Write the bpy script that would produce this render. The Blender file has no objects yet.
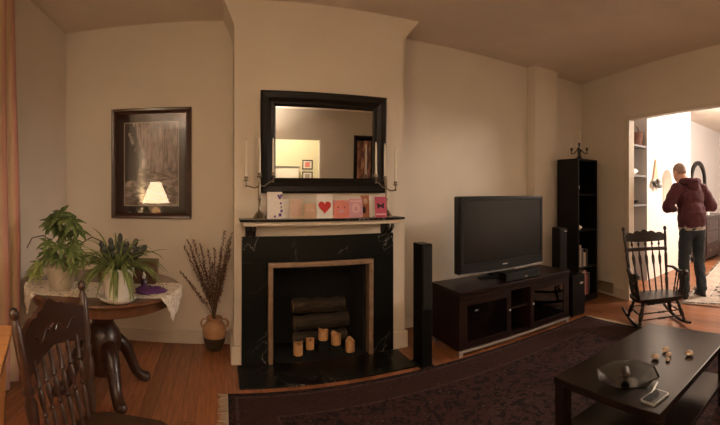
import bpy, bmesh, math, random
from math import sin, cos, pi, tan, atan2, sqrt
from mathutils import Vector, Matrix, Euler
random.seed(11)
S = bpy.context.scene
C = S.collection

# ------------------------------------------------------------------ camera
# The photograph is a phone sweep: a cylindrical panorama about 103 degrees wide.
cd = bpy.data.cameras.new('camera')
cd.type = 'PANO'
cd.panorama_type = 'CENTRAL_CYLINDRICAL'
cd.central_cylindrical_range_u_min = -0.9
cd.central_cylindrical_range_u_max = 0.9
cd.central_cylindrical_range_v_min = -0.585
cd.central_cylindrical_range_v_max = 0.4775
cd.central_cylindrical_radius = 1.0
cd.clip_start = 0.02
cam = bpy.data.objects.new('camera', cd); C.objects.link(cam)
cam.location = (0, 0, 1.38)
cam.rotation_euler = (pi / 2, 0, -0.345)
S.camera = cam

# ------------------------------------------------------------------ world, light, exposure
w = bpy.data.worlds.new('night'); S.world = w; w.use_nodes = True
w.node_tree.nodes['Background'].inputs[0].default_value = (0.02, 0.025, 0.04, 1)
w.node_tree.nodes['Background'].inputs[1].default_value = 0.3
def lamp(name, loc, watts, col, radius=0.08):
    l = bpy.data.lights.new(name, 'POINT'); l.energy = watts; l.color = col; l.shadow_soft_size = radius
    o = bpy.data.objects.new(name, l); C.objects.link(o); o.location = loc
    return o
lamp('dining_ceiling_bulb', (6.6, 1.1, 2.55), 400, (1.0, 0.86, 0.74), 0.32)
lamp('hall_ceiling_bulb', (1.5, -3.0, 2.78), 110, (1.0, 0.84, 0.60), 0.10)
up = bpy.data.lights.new('added_fill_uplight', 'SPOT'); up.energy = 520; up.color = (1.0, 0.82, 0.68); up.spot_size = 2.5; up.spot_blend = 0.6; up.shadow_soft_size = 0.12  # added fill light: unseen uplight that lifts the room's general brightness
uo = bpy.data.objects.new('added_fill_uplight', up); C.objects.link(uo); uo.location = (0.1, -1.9, 1.86); uo.rotation_euler = (pi, 0, 0)
S.view_settings.view_transform = 'Standard'
S.view_settings.look = 'None'
S.view_settings.exposure = -0.08
S.view_settings.gamma = 1.0
S.view_settings.use_curve_mapping = False

# ------------------------------------------------------------------ materials
M = {}
def nodes(m):
    m.use_nodes = True
    nt = m.node_tree
    return nt, nt.nodes['Principled BSDF']
def mat(name, col, rough=0.5, metal=0.0, var=0.0, scale=6.0, stretch=(1, 1, 1), bump=0.0, bscale=None, rnd=0.0,
        coat=0.0, trans=0.0, spec=0.5, emit=None, estr=0.0, detail=4.0):
    m = bpy.data.materials.new(name); M[name] = m
    nt, b = nodes(m); L = nt.links.new
    b.inputs['Roughness'].default_value = rough
    b.inputs['Metallic'].default_value = metal
    b.inputs['Base Color'].default_value = (*col, 1)
    b.inputs['Coat Weight'].default_value = coat
    b.inputs['Coat Roughness'].default_value = 0.08
    b.inputs['Transmission Weight'].default_value = trans
    b.inputs['Specular IOR Level'].default_value = spec
    if emit:
        b.inputs['Emission Color'].default_value = (*emit, 1); b.inputs['Emission Strength'].default_value = estr
    if var or bump or rnd:
        tc = nt.nodes.new('ShaderNodeTexCoord'); mp = nt.nodes.new('ShaderNodeMapping'); L(tc.outputs['Object'], mp.inputs['Vector'])
        mp.inputs['Scale'].default_value = stretch
        no = nt.nodes.new('ShaderNodeTexNoise'); no.inputs['Scale'].default_value = scale; no.inputs['Detail'].default_value = detail
        L(mp.outputs[0], no.inputs['Vector'])
        cr = nt.nodes.new('ShaderNodeValToRGB')
        cr.color_ramp.elements[0].position = 0.3; cr.color_ramp.elements[1].position = 0.7
        cr.color_ramp.elements[0].color = (*[max(0, c * (1 - var)) for c in col], 1)
        cr.color_ramp.elements[1].color = (*[min(1, c * (1 + var)) for c in col], 1)
        L(no.outputs['Fac'], cr.inputs['Fac'])
        src = cr.outputs[0]
        if rnd:
            oi = nt.nodes.new('ShaderNodeObjectInfo'); hs = nt.nodes.new('ShaderNodeHueSaturation')
            mr = nt.nodes.new('ShaderNodeMapRange'); mr.inputs[3].default_value = 1 - rnd; mr.inputs[4].default_value = 1 + rnd
            L(oi.outputs['Random'], mr.inputs[0]); L(mr.outputs[0], hs.inputs['Value']); L(src, hs.inputs['Color'])
            src = hs.outputs[0]
        L(src, b.inputs['Base Color'])
        if bump:
            n2 = no
            if bscale:
                n2 = nt.nodes.new('ShaderNodeTexNoise'); n2.inputs['Scale'].default_value = bscale; L(mp.outputs[0], n2.inputs['Vector'])
            bp = nt.nodes.new('ShaderNodeBump'); bp.inputs['Strength'].default_value = bump; bp.inputs['Distance'].default_value = 0.01
            L(n2.outputs['Fac'], bp.inputs['Height']); L(bp.outputs[0], b.inputs['Normal'])
    return m
mat('plaster', (0.76, 0.685, 0.585), 0.85, var=0.04, scale=1.6, bump=0.12, bscale=45, spec=0.2)
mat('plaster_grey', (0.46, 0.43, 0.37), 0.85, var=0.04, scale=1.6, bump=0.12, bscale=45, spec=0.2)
mat('ceiling_paint', (0.80, 0.70, 0.60), 0.9, var=0.05, scale=2.2, bump=0.25, bscale=70, spec=0.1)
mat('white_wall', (0.85, 0.80, 0.74), 0.8, var=0.02, scale=2)
mat('pale_grey_wall', (0.62, 0.58, 0.56), 0.85, var=0.02, scale=2)
mat('hall_wall', (0.80, 0.74, 0.55), 0.85, var=0.02, scale=2)
mat('cream_paint', (0.68, 0.60, 0.50), 0.45, var=0.04, scale=5)
mat('floor_wood', (0.275, 0.105, 0.043), 0.38, var=0.3, scale=7, stretch=(7, 0.7, 1), bump=0.06, rnd=0.28, coat=0.15)
mat('floor_base', (0.10, 0.04, 0.015), 0.5, var=0.2, scale=5, stretch=(6, 0.6, 1))
mat('dark_oak', (0.036, 0.013, 0.0065), 0.36, var=0.35, scale=9, stretch=(1, 1, 6), coat=0.1)
mat('table_oak', (0.105, 0.040, 0.016), 0.3, var=0.35, scale=5, stretch=(6, 0.8, 1), coat=0.35)
mat('honey_wood', (0.62, 0.30, 0.11), 0.35, var=0.2, scale=5, stretch=(0.8, 6, 1), coat=0.2)
mat('rocker_wood', (0.016, 0.008, 0.006), 0.36, var=0.3, scale=9, stretch=(1, 1, 5), spec=0.35)
mat('espresso', (0.014, 0.006, 0.005), 0.35, var=0.3, scale=6, stretch=(0.6, 6, 6), spec=0.25)
mat('coffee_wood', (0.010, 0.006, 0.005), 0.24, var=0.25, scale=6, stretch=(0.7, 7, 7), spec=0.4)
mat('black_wood', (0.004, 0.0035, 0.0035), 0.45, var=0.2, scale=6, spec=0.2)
mat('black_plastic', (0.005, 0.005, 0.005), 0.35, var=0.1, scale=20, spec=0.35)
mat('black_cloth', (0.006, 0.006, 0.006), 0.9, var=0.3, scale=220)
mat('screen', (0.006, 0.0055, 0.0055), 0.22, spec=0.4, var=0.05, scale=1)
mat('silver', (0.55, 0.54, 0.52), 0.35, metal=0.8, var=0.05, scale=30)
mat('steel_bar', (0.40, 0.36, 0.34), 0.4, metal=0.5, var=0.1, scale=30)
mat('white_plastic', (0.8, 0.78, 0.75), 0.4, var=0.02, scale=10)
mat('led', (0.9, 0.9, 0.9), 0.4, emit=(1, 0.95, 0.9), estr=0.5)
mat('brass', (0.33, 0.22, 0.10), 0.35, metal=0.9, var=0.2, scale=30)
mat('pewter', (0.30, 0.25, 0.19), 0.32, metal=0.9, var=0.2, scale=40)
mat('iron', (0.03, 0.024, 0.02), 0.5, metal=0.6, var=0.2, scale=40)
mat('wax_white', (0.82, 0.76, 0.66), 0.5, var=0.03, scale=15)
mat('wax_tan', (0.55, 0.30, 0.14), 0.55, var=0.12, scale=30, bump=0.2)
mat('wick', (0.02, 0.015, 0.01), 0.9, var=0.2, scale=50)
mat('soot', (0.004, 0.004, 0.0035), 0.9, var=0.5, scale=9, bump=0.3, bscale=40)
mat('bark', (0.040, 0.028, 0.019), 0.9, var=0.5, scale=10, stretch=(0.6, 3, 3), bump=0.7, bscale=18)
mat('log_end', (0.16, 0.10, 0.055), 0.85, var=0.3, scale=25)
mat('bronze_trim', (0.36, 0.24, 0.16), 0.42, metal=0.55, var=0.2, scale=18)
mat('mirror_frame', (0.006, 0.0035, 0.003), 0.38, var=0.3, scale=12, spec=0.3)
mat('picture_frame', (0.055, 0.020, 0.012), 0.3, var=0.3, scale=14, coat=0.3)
mat('mat_board', (0.022, 0.013, 0.011), 0.6, var=0.1, scale=60, spec=0.2)
mat('mat_edge', (0.6, 0.52, 0.42), 0.6, var=0.05, scale=60)
mat('mirror_glass', (0.92, 0.92, 0.90), 0.015, metal=1.0)
mat('pot_white', (0.72, 0.68, 0.62), 0.3, var=0.05, scale=14, coat=0.3)
mat('pot_beige', (0.40, 0.34, 0.26), 0.5, var=0.12, scale=14)
mat('soil', (0.03, 0.02, 0.012), 0.95, var=0.4, scale=60)
mat('leaf_green', (0.105, 0.155, 0.045), 0.42, var=0.35, scale=22, rnd=0.3)
mat('leaf_pale', (0.28, 0.34, 0.10), 0.45, var=0.3, scale=20)
mat('spider_leaf', (0.16, 0.20, 0.06), 0.45, var=0.45, scale=18)
mat('cactus_leaf', (0.014, 0.019, 0.010), 0.45, var=0.3, scale=20)
mat('stem', (0.11, 0.075, 0.03), 0.7, var=0.2, scale=30)
mat('dry_stem', (0.10, 0.055, 0.028), 0.85, var=0.3, scale=40)
mat('dry_flower', (0.15, 0.078, 0.05), 0.9, var=0.45, scale=50)
mat('terracotta', (0.44, 0.24, 0.12), 0.35, var=0.15, scale=14, coat=0.2)
mat('glaze_dark', (0.055, 0.038, 0.026), 0.4, var=0.3, scale=14, coat=0.2)
mat('lace', (0.72, 0.65, 0.55), 0.9, var=0.28, scale=60, bump=0.6, bscale=90)
mat('purple_cloth', (0.10, 0.028, 0.13), 0.9, var=0.3, scale=30)
mat('bottle_glass', (0.05, 0.02, 0.05), 0.15, var=0.1, scale=10, coat=0.3)
mat('box_wood', (0.09, 0.035, 0.018), 0.4, var=0.3, scale=8, stretch=(1, 6, 6), coat=0.15)
mat('hoodie', (0.075, 0.018, 0.026), 0.92, var=0.25, scale=60, bump=0.15, bscale=130)
mat('grey_shirt', (0.36, 0.32, 0.29), 0.9, var=0.1, scale=40)
mat('denim', (0.020, 0.030, 0.038), 0.85, var=0.3, scale=45, bump=0.1, bscale=200)
mat('skin', (0.52, 0.27, 0.19), 0.5, var=0.08, scale=22)
mat('hair', (0.24, 0.155, 0.125), 0.8, var=0.3, scale=90)
mat('eye_white', (0.7, 0.68, 0.65), 0.3, var=0.02, scale=50)
mat('lips', (0.42, 0.17, 0.14), 0.5, var=0.05, scale=40)
mat('shoe', (0.018, 0.016, 0.015), 0.5, var=0.2, scale=40)
mat('cherry_dark', (0.028, 0.012, 0.010), 0.35, var=0.3, scale=6, coat=0.2)
mat('wicker', (0.13, 0.05, 0.03), 0.75, var=0.4, scale=60, bump=0.5, bscale=80)
mat('shelf_grey', (0.20, 0.19, 0.19), 0.6, var=0.08, scale=8)
mat('shaded_side_grey', (0.36, 0.34, 0.33), 0.85, var=0.03, scale=4)
mat('vent_metal', (0.30, 0.24, 0.17), 0.5, metal=0.3, var=0.1, scale=30)
mat('fringe', (0.42, 0.36, 0.27), 0.95, var=0.2, scale=60)
mat('pebble', (0.48, 0.36, 0.27), 0.6, var=0.25, scale=40)
mat('dark_fruit', (0.02, 0.012, 0.012), 0.5, var=0.3, scale=40)
mat('clear_glass', (0.55, 0.58, 0.58), 0.05, trans=1.0, spec=0.4)
mat('smoked_glass', (0.012, 0.010, 0.010), 0.08, coat=0.2)
mat('shade_glow', (0.85, 0.72, 0.5), 0.8, emit=(1.0, 0.76, 0.46), estr=13.0)
mat('lamp_base', (0.25, 0.16, 0.08), 0.35, var=0.15, scale=20, coat=0.3)
mat('night_glass', (0.01, 0.012, 0.02), 0.06, spec=0.6)
for n, c in dict(card_white=(0.84, 0.80, 0.76), card_cream=(0.70, 0.55, 0.43), card_blush=(0.72, 0.50, 0.40), card_tan=(0.60, 0.40, 0.28),
                 heart_red=(0.55, 0.025, 0.025), card_coral=(0.72, 0.24, 0.20), card_lilac=(0.60, 0.32, 0.38), card_orange=(0.42, 0.15, 0.07),
                 card_magenta=(0.50, 0.08, 0.14), ink_purple=(0.14, 0.08, 0.30), ink_dark=(0.03, 0.01, 0.012), ink_pink=(0.72, 0.45, 0.45),
                 book_cream=(0.45, 0.38, 0.30), book_red=(0.25, 0.06, 0.05), book_blue=(0.07, 0.08, 0.13), book_pink=(0.42, 0.22, 0.20), book_black=(0.02, 0.02, 0.02), book_green=(0.08, 0.10, 0.07)).items():
    mat(n, c, 0.6, var=0.06, scale=40)

def marble():
    m = bpy.data.materials.new('black_marble'); M['black_marble'] = m
    nt, b = nodes(m); L = nt.links.new
    tc = nt.nodes.new('ShaderNodeTexCoord'); mp = nt.nodes.new('ShaderNodeMapping'); L(tc.outputs['Object'], mp.inputs[0])
    mp.inputs['Rotation'].default_value = (0.4, 0.7, 0.5); mp.inputs['Scale'].default_value = (1, 1, 0.6)
    no = nt.nodes.new('ShaderNodeTexNoise'); no.inputs['Scale'].default_value = 3.2; no.inputs['Detail'].default_value = 6; no.inputs['Distortion'].default_value = 1.1
    L(mp.outputs[0], no.inputs['Vector'])
    cr = nt.nodes.new('ShaderNodeValToRGB'); e = cr.color_ramp.elements
    e[0].position = 0.492; e[0].color = (0.005, 0.0055, 0.005, 1); e[1].position = 0.508; e[1].color = (0.005, 0.0055, 0.005, 1)
    k = e.new(0.5); k.color = (0.32, 0.29, 0.26, 1)
    n2 = nt.nodes.new('ShaderNodeTexNoise'); n2.inputs['Scale'].default_value = 2.3
    L(mp.outputs[0], n2.inputs['Vector'])
    c2 = nt.nodes.new('ShaderNodeValToRGB'); c2.color_ramp.elements[0].position = 0.44; c2.color_ramp.elements[1].position = 0.62
    mx = nt.nodes.new('ShaderNodeMix'); mx.data_type = 'RGBA'; mx.inputs[6].default_value = (0.006, 0.007, 0.006, 1)
    L(no.outputs['Fac'], cr.inputs[0]); L(n2.outputs['Fac'], c2.inputs[0]); L(c2.outputs[0], mx.inputs[0]); L(cr.outputs[0], mx.inputs[7])
    L(mx.outputs[2], b.inputs['Base Color']); b.inputs['Roughness'].default_value = 0.3; b.inputs['Specular IOR Level'].default_value = 0.25
marble()

def ramp(nt, stops, interp='LINEAR'):
    cr = nt.nodes.new('ShaderNodeValToRGB'); cr.color_ramp.interpolation = interp
    e = cr.color_ramp.elements
    e[0].position, e[0].color = stops[0][0], (*stops[0][1], 1)
    e[1].position, e[1].color = stops[-1][0], (*stops[-1][1], 1)
    for p, c in stops[1:-1]:
        k = e.new(p); k.color = (*c, 1)
    return cr
def math_node(nt, op, a, b=None, c=None):
    n = nt.nodes.new('ShaderNodeMath'); n.operation = op
    for i, v in enumerate((a, b, c)):
        if v is None: continue
        if isinstance(v, (int, float)): n.inputs[i].default_value = v
        else: nt.links.new(v, n.inputs[i])
    return n.outputs[0]
def mix(nt, fac, a, b):
    n = nt.nodes.new('ShaderNodeMix'); n.data_type = 'RGBA'
    for i, v in ((0, fac), (6, a), (7, b)):
        if isinstance(v, tuple): n.inputs[i].default_value = (*v, 1)
        elif isinstance(v, (int, float)): n.inputs[i].default_value = v
        else: nt.links.new(v, n.inputs[i])
    return n.outputs[2]

def curtain_mat():
    m = bpy.data.materials.new('curtain_cloth'); M['curtain_cloth'] = m
    nt, b = nodes(m); L = nt.links.new
    tc = nt.nodes.new('ShaderNodeTexCoord'); sp = nt.nodes.new('ShaderNodeSeparateXYZ'); L(tc.outputs['UV'], sp.inputs[0])
    f = math_node(nt, 'FRACT', math_node(nt, 'MULTIPLY', sp.outputs[0], 9.0))
    cr = ramp(nt, [(0, (0.44, 0.20, 0.16)), (0.34, (0.50, 0.25, 0.19)), (0.45, (0.62, 0.44, 0.26)), (0.62, (0.70, 0.52, 0.32)), (0.74, (0.48, 0.23, 0.18)), (1, (0.44, 0.20, 0.16))])
    L(f, cr.inputs[0]); L(cr.outputs[0], b.inputs['Base Color']); b.inputs['Roughness'].default_value = 0.85
    b.inputs['Sheen Weight'].default_value = 0.2
curtain_mat()

def rug_mat(name, field, motif, dark, border, sx, sy, sc=9.0):
    m = bpy.data.materials.new(name); M[name] = m
    nt, b = nodes(m); L = nt.links.new
    tc = nt.nodes.new('ShaderNodeTexCoord'); sp = nt.nodes.new('ShaderNodeSeparateXYZ'); L(tc.outputs['Object'], sp.inputs[0])
    ax = math_node(nt, 'ABSOLUTE', sp.outputs[0]); ay = math_node(nt, 'ABSOLUTE', sp.outputs[1])
    cb = nt.nodes.new('ShaderNodeCombineXYZ'); L(ax, cb.inputs[0]); L(ay, cb.inputs[1])
    vo = nt.nodes.new('ShaderNodeTexVoronoi'); vo.inputs['Scale'].default_value = sc; L(cb.outputs[0], vo.inputs['Vector'])
    no = nt.nodes.new('ShaderNodeTexNoise'); no.inputs['Scale'].default_value = sc * 1.3; no.inputs['Detail'].default_value = 5; no.inputs['Distortion'].default_value = 1.2
    L(cb.outputs[0], no.inputs['Vector'])
    r1 = ramp(nt, [(0.0, motif), (0.18, motif), (0.22, dark), (0.33, field), (1, field)]); L(vo.outputs['Distance'], r1.inputs[0])
    r2 = ramp(nt, [(0, (0, 0, 0)), (0.50, (0, 0, 0)), (0.56, (1, 1, 1)), (1, (1, 1, 1))]); L(no.outputs['Fac'], r2.inputs[0])
    c1 = mix(nt, r2.outputs[0], r1.outputs[0], dark)
    ex = math_node(nt, 'SUBTRACT', sx, ax); ey = math_node(nt, 'SUBTRACT', sy, ay)
    e = math_node(nt, 'MINIMUM', ex, ey)
    br = ramp(nt, [(0, dark), (0.03, dark), (0.04, motif), (0.055, motif), (0.065, border), (0.28, border), (0.29, motif), (0.31, dark), (1, dark)], 'CONSTANT'); L(e, br.inputs[0])
    bord = mix(nt, r2.outputs[0], br.outputs[0], r1.outputs[0])
    inside = math_node(nt, 'GREATER_THAN', e, 0.31)
    # centre medallion
    q = math_node(nt, 'ADD', math_node(nt, 'DIVIDE', ax, sx * 0.42), math_node(nt, 'DIVIDE', ay, sy * 0.5))
    q2 = math_node(nt, 'ADD', q, math_node(nt, 'MULTIPLY', math_node(nt, 'SINE', math_node(nt, 'MULTIPLY', ax, 22.0)), 0.06))
    med = math_node(nt, 'LESS_THAN', q2, 1.0)
    c2 = mix(nt, math_node(nt, 'MULTIPLY', med, 0.35), c1, mix(nt, r2.outputs[0], motif, dark))
    c3 = mix(nt, inside, bord, c2)
    L(c3, b.inputs['Base Color']); b.inputs['Roughness'].default_value = 0.95; b.inputs['Specular IOR Level'].default_value = 0.1
    wv = nt.nodes.new('ShaderNodeTexNoise'); wv.inputs['Scale'].default_value = 320; L(tc.outputs['Object'], wv.inputs['Vector'])
    bp = nt.nodes.new('ShaderNodeBump'); bp.inputs['Strength'].default_value = 0.4; bp.inputs['Distance'].default_value = 0.004
    L(wv.outputs['Fac'], bp.inputs['Height']); L(bp.outputs[0], b.inputs['Normal'])
rug_mat('rug_oriental', (0.048, 0.022, 0.021), (0.070, 0.045, 0.039), (0.017, 0.012, 0.013), (0.038, 0.020, 0.018), 1.715, 1.21, 15.0)
rug_mat('rug_pale', (0.36, 0.30, 0.26), (0.50, 0.43, 0.37), (0.085, 0.065, 0.06), (0.42, 0.35, 0.30), 1.6, 1.15, 6.0)

def print_mat():
    """sepia photograph of a snowy wooded creek, printed"""
    m = bpy.data.materials.new('creek_print'); M['creek_print'] = m
    nt, b = nodes(m); L = nt.links.new
    tc = nt.nodes.new('ShaderNodeTexCoord'); sp = nt.nodes.new('ShaderNodeSeparateXYZ'); L(tc.outputs['UV'], sp.inputs[0])
    U, V = sp.outputs[0], sp.outputs[1]
    mp = nt.nodes.new('ShaderNodeMapping'); mp.inputs['Scale'].default_value = (16, 3.0, 1); mp.inputs['Rotation'].default_value = (0, 0, 0.12); L(tc.outputs['UV'], mp.inputs[0])
    n1 = nt.nodes.new('ShaderNodeTexNoise'); n1.inputs['Scale'].default_value = 1.6; n1.inputs['Detail'].default_value = 6; n1.inputs['Distortion'].default_value = 0.9; L(mp.outputs[0], n1.inputs['Vector'])
    trees = ramp(nt, [(0.32, (0.05, 0.033, 0.03)), (0.45, (0.20, 0.145, 0.13)), (0.53, (0.38, 0.30, 0.275)), (0.66, (0.56, 0.46, 0.42))]); L(n1.outputs['Fac'], trees.inputs[0])
    mp2 = nt.nodes.new('ShaderNodeMapping'); mp2.inputs['Scale'].default_value = (3.0, 12, 1); L(tc.outputs['UV'], mp2.inputs[0])
    n2 = nt.nodes.new('ShaderNodeTexNoise'); n2.inputs['Scale'].default_value = 1.5; n2.inputs['Detail'].default_value = 5; n2.inputs['Distortion'].default_value = 1.2; L(mp2.outputs[0], n2.inputs['Vector'])
    water = ramp(nt, [(0.3, (0.05, 0.033, 0.027)), (0.47, (0.16, 0.11, 0.09)), (0.55, (0.46, 0.37, 0.33)), (0.75, (0.60, 0.50, 0.45))]); L(n2.outputs['Fac'], water.inputs[0])
    wob = math_node(nt, 'ADD', V, math_node(nt, 'MULTIPLY', math_node(nt, 'SUBTRACT', n2.outputs['Fac'], 0.5), 0.25))
    ground = math_node(nt, 'LESS_THAN', wob, 0.40)
    c = mix(nt, ground, trees.outputs[0], water.outputs[0])
    # dark cliff at upper left
    edge = math_node(nt, 'ADD', math_node(nt, 'ADD', U, math_node(nt, 'MULTIPLY', math_node(nt, 'SUBTRACT', n1.outputs['Fac'], 0.5), 0.25)),
                     math_node(nt, 'MULTIPLY', math_node(nt, 'ABSOLUTE', math_node(nt, 'SUBTRACT', V, 0.58)), 0.45))
    cl = math_node(nt, 'MULTIPLY', math_node(nt, 'LESS_THAN', edge, 0.36), math_node(nt, 'GREATER_THAN', V, 0.3))
    c = mix(nt, cl, c, (0.012, 0.008, 0.007))
    # white fall running down the cliff
    r2_ = ramp(nt, [(0.42, (0, 0, 0)), (0.55, (1, 1, 1))]); L(n2.outputs['Fac'], r2_.inputs[0])
    fx = math_node(nt, 'SUBTRACT', math_node(nt, 'ADD', 0.02, math_node(nt, 'MULTIPLY', math_node(nt, 'SUBTRACT', 1.0, V), 0.55)), U)
    fall = math_node(nt, 'MULTIPLY', math_node(nt, 'LESS_THAN', math_node(nt, 'ABSOLUTE', math_node(nt, 'ADD', fx, math_node(nt, 'MULTIPLY', math_node(nt, 'SUBTRACT', n1.outputs['Fac'], 0.5), 0.12))), 0.022), math_node(nt, 'MULTIPLY', math_node(nt, 'GREATER_THAN', V, 0.66), math_node(nt, 'LESS_THAN', V, 0.88)))
    c = mix(nt, math_node(nt, 'MULTIPLY', fall, r2_.outputs[0]), c, (0.42, 0.36, 0.33))
    L(c, b.inputs['Base Color']); b.inputs['Roughness'].default_value = 0.5
    b.inputs['Coat Weight'].default_value = 0.0
print_mat()
def portrait_mat():
    m = bpy.data.materials.new('portrait_print'); M['portrait_print'] = m
    nt, b = nodes(m); L = nt.links.new
    tc = nt.nodes.new('ShaderNodeTexCoord')
    n = nt.nodes.new('ShaderNodeTexNoise'); n.inputs['Scale'].default_value = 3.5; n.inputs['Detail'].default_value = 3; L(tc.outputs['UV'], n.inputs['Vector'])
    r = ramp(nt, [(0.3, (0.03, 0.02, 0.015)), (0.48, (0.16, 0.07, 0.045)), (0.58, (0.42, 0.20, 0.13)), (0.75, (0.55, 0.38, 0.26))]); L(n.outputs['Fac'], r.inputs[0])
    L(r.outputs[0], b.inputs['Base Color']); b.inputs['Roughness'].default_value = 0.5
portrait_mat()

# clear panes: a little mirror-like reflection over a see-through sheet
def pane_mat(name, refl, tint=(1, 1, 1)):
    m = bpy.data.materials.new(name); M[name] = m; m.use_nodes = True
    nt = m.node_tree; nt.nodes.remove(nt.nodes['Principled BSDF'])
    out = nt.nodes['Material Output']; t = nt.nodes.new('ShaderNodeBsdfTransparent'); g = nt.nodes.new('ShaderNodeBsdfGlossy'); mx = nt.nodes.new('ShaderNodeMixShader')
    t.inputs[0].default_value = (*tint, 1); g.inputs['Roughness'].default_value = 0.02
    fr = nt.nodes.new('ShaderNodeFresnel'); fr.inputs[0].default_value = 1.5
    mm = math_node(nt, 'ADD', fr.outputs[0], refl)
    nt.links.new(mm, mx.inputs[0]); nt.links.new(t.outputs[0], mx.inputs[1]); nt.links.new(g.outputs[0], mx.inputs[2]); nt.links.new(mx.outputs[0], out.inputs[0])
pane_mat('picture_glass', 0.015)
pane_mat('door_glass', 0.02, (0.45, 0.42, 0.40))

# ------------------------------------------------------------------ mesh helpers
def obj(name, bm, m, parent=None, smooth=False, loc=None, rot=None):
    me = bpy.data.meshes.new(name)
    bmesh.ops.recalc_face_normals(bm, faces=bm.faces[:])
    bm.to_mesh(me); bm.free()
    if smooth:
        for p in me.polygons: p.use_smooth = True
        if smooth != 'full':
            try: me.set_sharp_from_angle(angle=math.radians(40))
            except Exception: pass
    me.materials.append(M[m] if isinstance(m, str) else m)
    o = bpy.data.objects.new(name, me); C.objects.link(o)
    if parent: o.parent = parent
    if loc: o.location = loc
    if rot: o.rotation_euler = rot
    return o
def tag(o, label, cat, group=None):
    o['label'] = label; o['category'] = cat
    if group: o['group'] = group
    return o
def thing(name, label, cat, loc=(0, 0, 0), rz=0, group=None, rot=None):
    o = bpy.data.objects.new(name, None); C.objects.link(o); o.empty_display_size = 0.1
    o.location = loc; o.rotation_euler = rot if rot else (0, 0, rz)
    return tag(o, label, cat, group)
def struct(o):
    o['kind'] = 'structure'; return o
def B(): return bmesh.new()
def box(bm, x0, x1, y0, y1, z0, z1, bevel=0.0, mtx=None):
    r = bmesh.ops.create_cube(bm, size=1.0)
    vs = r['verts']
    for v in vs:
        v.co = Vector(((x0 + x1) / 2 + v.co.x * (x1 - x0), (y0 + y1) / 2 + v.co.y * (y1 - y0), (z0 + z1) / 2 + v.co.z * (z1 - z0)))
    if bevel:
        es = list({e for v in vs for e in v.link_edges})
        rr = bmesh.ops.bevel(bm, geom=es, offset=bevel, segments=2, profile=0.5, affect='EDGES')
        vs = list({v for f in rr['faces'] for v in f.verts} | {v for v in vs if v.is_valid})
    if mtx is not None:
        bmesh.ops.transform(bm, matrix=mtx, verts=[v for v in vs if v.is_valid])
    return bm
def bx(*a, **k): return box(B(), *a, **k)
def lathe(bm, prof, seg=20, c=(0, 0, 0), cap=True):
    rings = []
    for r, z in prof:
        rings.append([bm.verts.new((c[0] + r * cos(2 * pi * i / seg), c[1] + r * sin(2 * pi * i / seg), c[2] + z)) for i in range(seg)])
    for a, b in zip(rings, rings[1:]):
        for i in range(seg):
            j = (i + 1) % seg
            bm.faces.new((a[i], a[j], b[j], b[i]))
    if cap:
        bm.faces.new(list(reversed(rings[0]))); bm.faces.new(rings[-1])
    return bm
def frame_of(d):
    d = d.normalized()
    u = Vector((0, 0, 1)) if abs(d.z) < 0.92 else Vector((0, 1, 0))
    s = d.cross(u).normalized(); t = s.cross(d).normalized()
    return s, t
def tube(bm, pts, rad, seg=10, flat=1.0):
    pts = [Vector(p) for p in pts]
    if not hasattr(rad, '__len__'): rad = [rad] * len(pts)
    rings = []; ps = None
    for i, p in enumerate(pts):
        d = pts[min(i + 1, len(pts) - 1)] - pts[max(i - 1, 0)]
        if d.length < 1e-9: d = Vector((0, 0, 1))
        d.normalize()
        if ps is None: s, t = frame_of(d)
        else:
            s = ps - d * ps.dot(d)
            if s.length < 1e-4: s, t = frame_of(d)
            s.normalize(); t = s.cross(d).normalized()
        ps = s
        rings.append([bm.verts.new(p + (s * cos(2 * pi * k / seg) + t * sin(2 * pi * k / seg) * flat) * rad[i]) for k in range(seg)])
    for a, b in zip(rings, rings[1:]):
        for k in range(seg):
            j = (k + 1) % seg
            bm.faces.new((a[k], a[j], b[j], b[k]))
    bm.faces.new(list(reversed(rings[0]))); bm.faces.new(rings[-1])
    return bm
def turned(bm, p0, p1, prof, seg=10):
    p0, p1 = Vector(p0), Vector(p1)
    return tube(bm, [p0.lerp(p1, t) for t, r in prof], [r for t, r in prof], seg)
def prism(bm, poly, axis, a, b):
    """poly of 2-D points extruded along axis between a and b; axis 'x': (y,z), 'y': (x,z), 'z': (x,y)"""
    def P(u, v, w):
        return {'x': (w, u, v), 'y': (u, w, v), 'z': (u, v, w)}[axis]
    A = [bm.verts.new(P(u, v, a)) for u, v in poly]; Bv = [bm.verts.new(P(u, v, b)) for u, v in poly]
    n = len(poly)
    for i in range(n):
        j = (i + 1) % n
        bm.faces.new((A[i], A[j], Bv[j], Bv[i]))
    bm.faces.new(A[::-1]); bm.faces.new(Bv)
    return bm
def ell(bm, c, r, rot=None, seg=16, rings=10):
    res = bmesh.ops.create_uvsphere(bm, u_segments=seg, v_segments=rings, radius=1.0)
    m = Matrix.Translation(Vector(c)) @ (Euler(rot).to_matrix().to_4x4() if rot else Matrix.Identity(4)) @ Matrix.Diagonal((r[0], r[1], r[2], 1))
    bmesh.ops.transform(bm, matrix=m, verts=res['verts'])
    return bm
def capsule(bm, a, ra, b, rb, seg=14):
    a, b = Vector(a), Vector(b); d = (b - a).normalized()
    pts = []; rs = []
    for k in range(5):
        th = pi / 2 * k / 4
        pts.append(a - d * ra * cos(th)); rs.append(max(1e-4, ra * sin(th)))
    for k in range(5):
        th = pi / 2 * k / 4
        pts.append(b + d * rb * sin(th)); rs.append(max(1e-4, rb * cos(th)))
    return tube(bm, pts, rs, seg)
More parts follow.
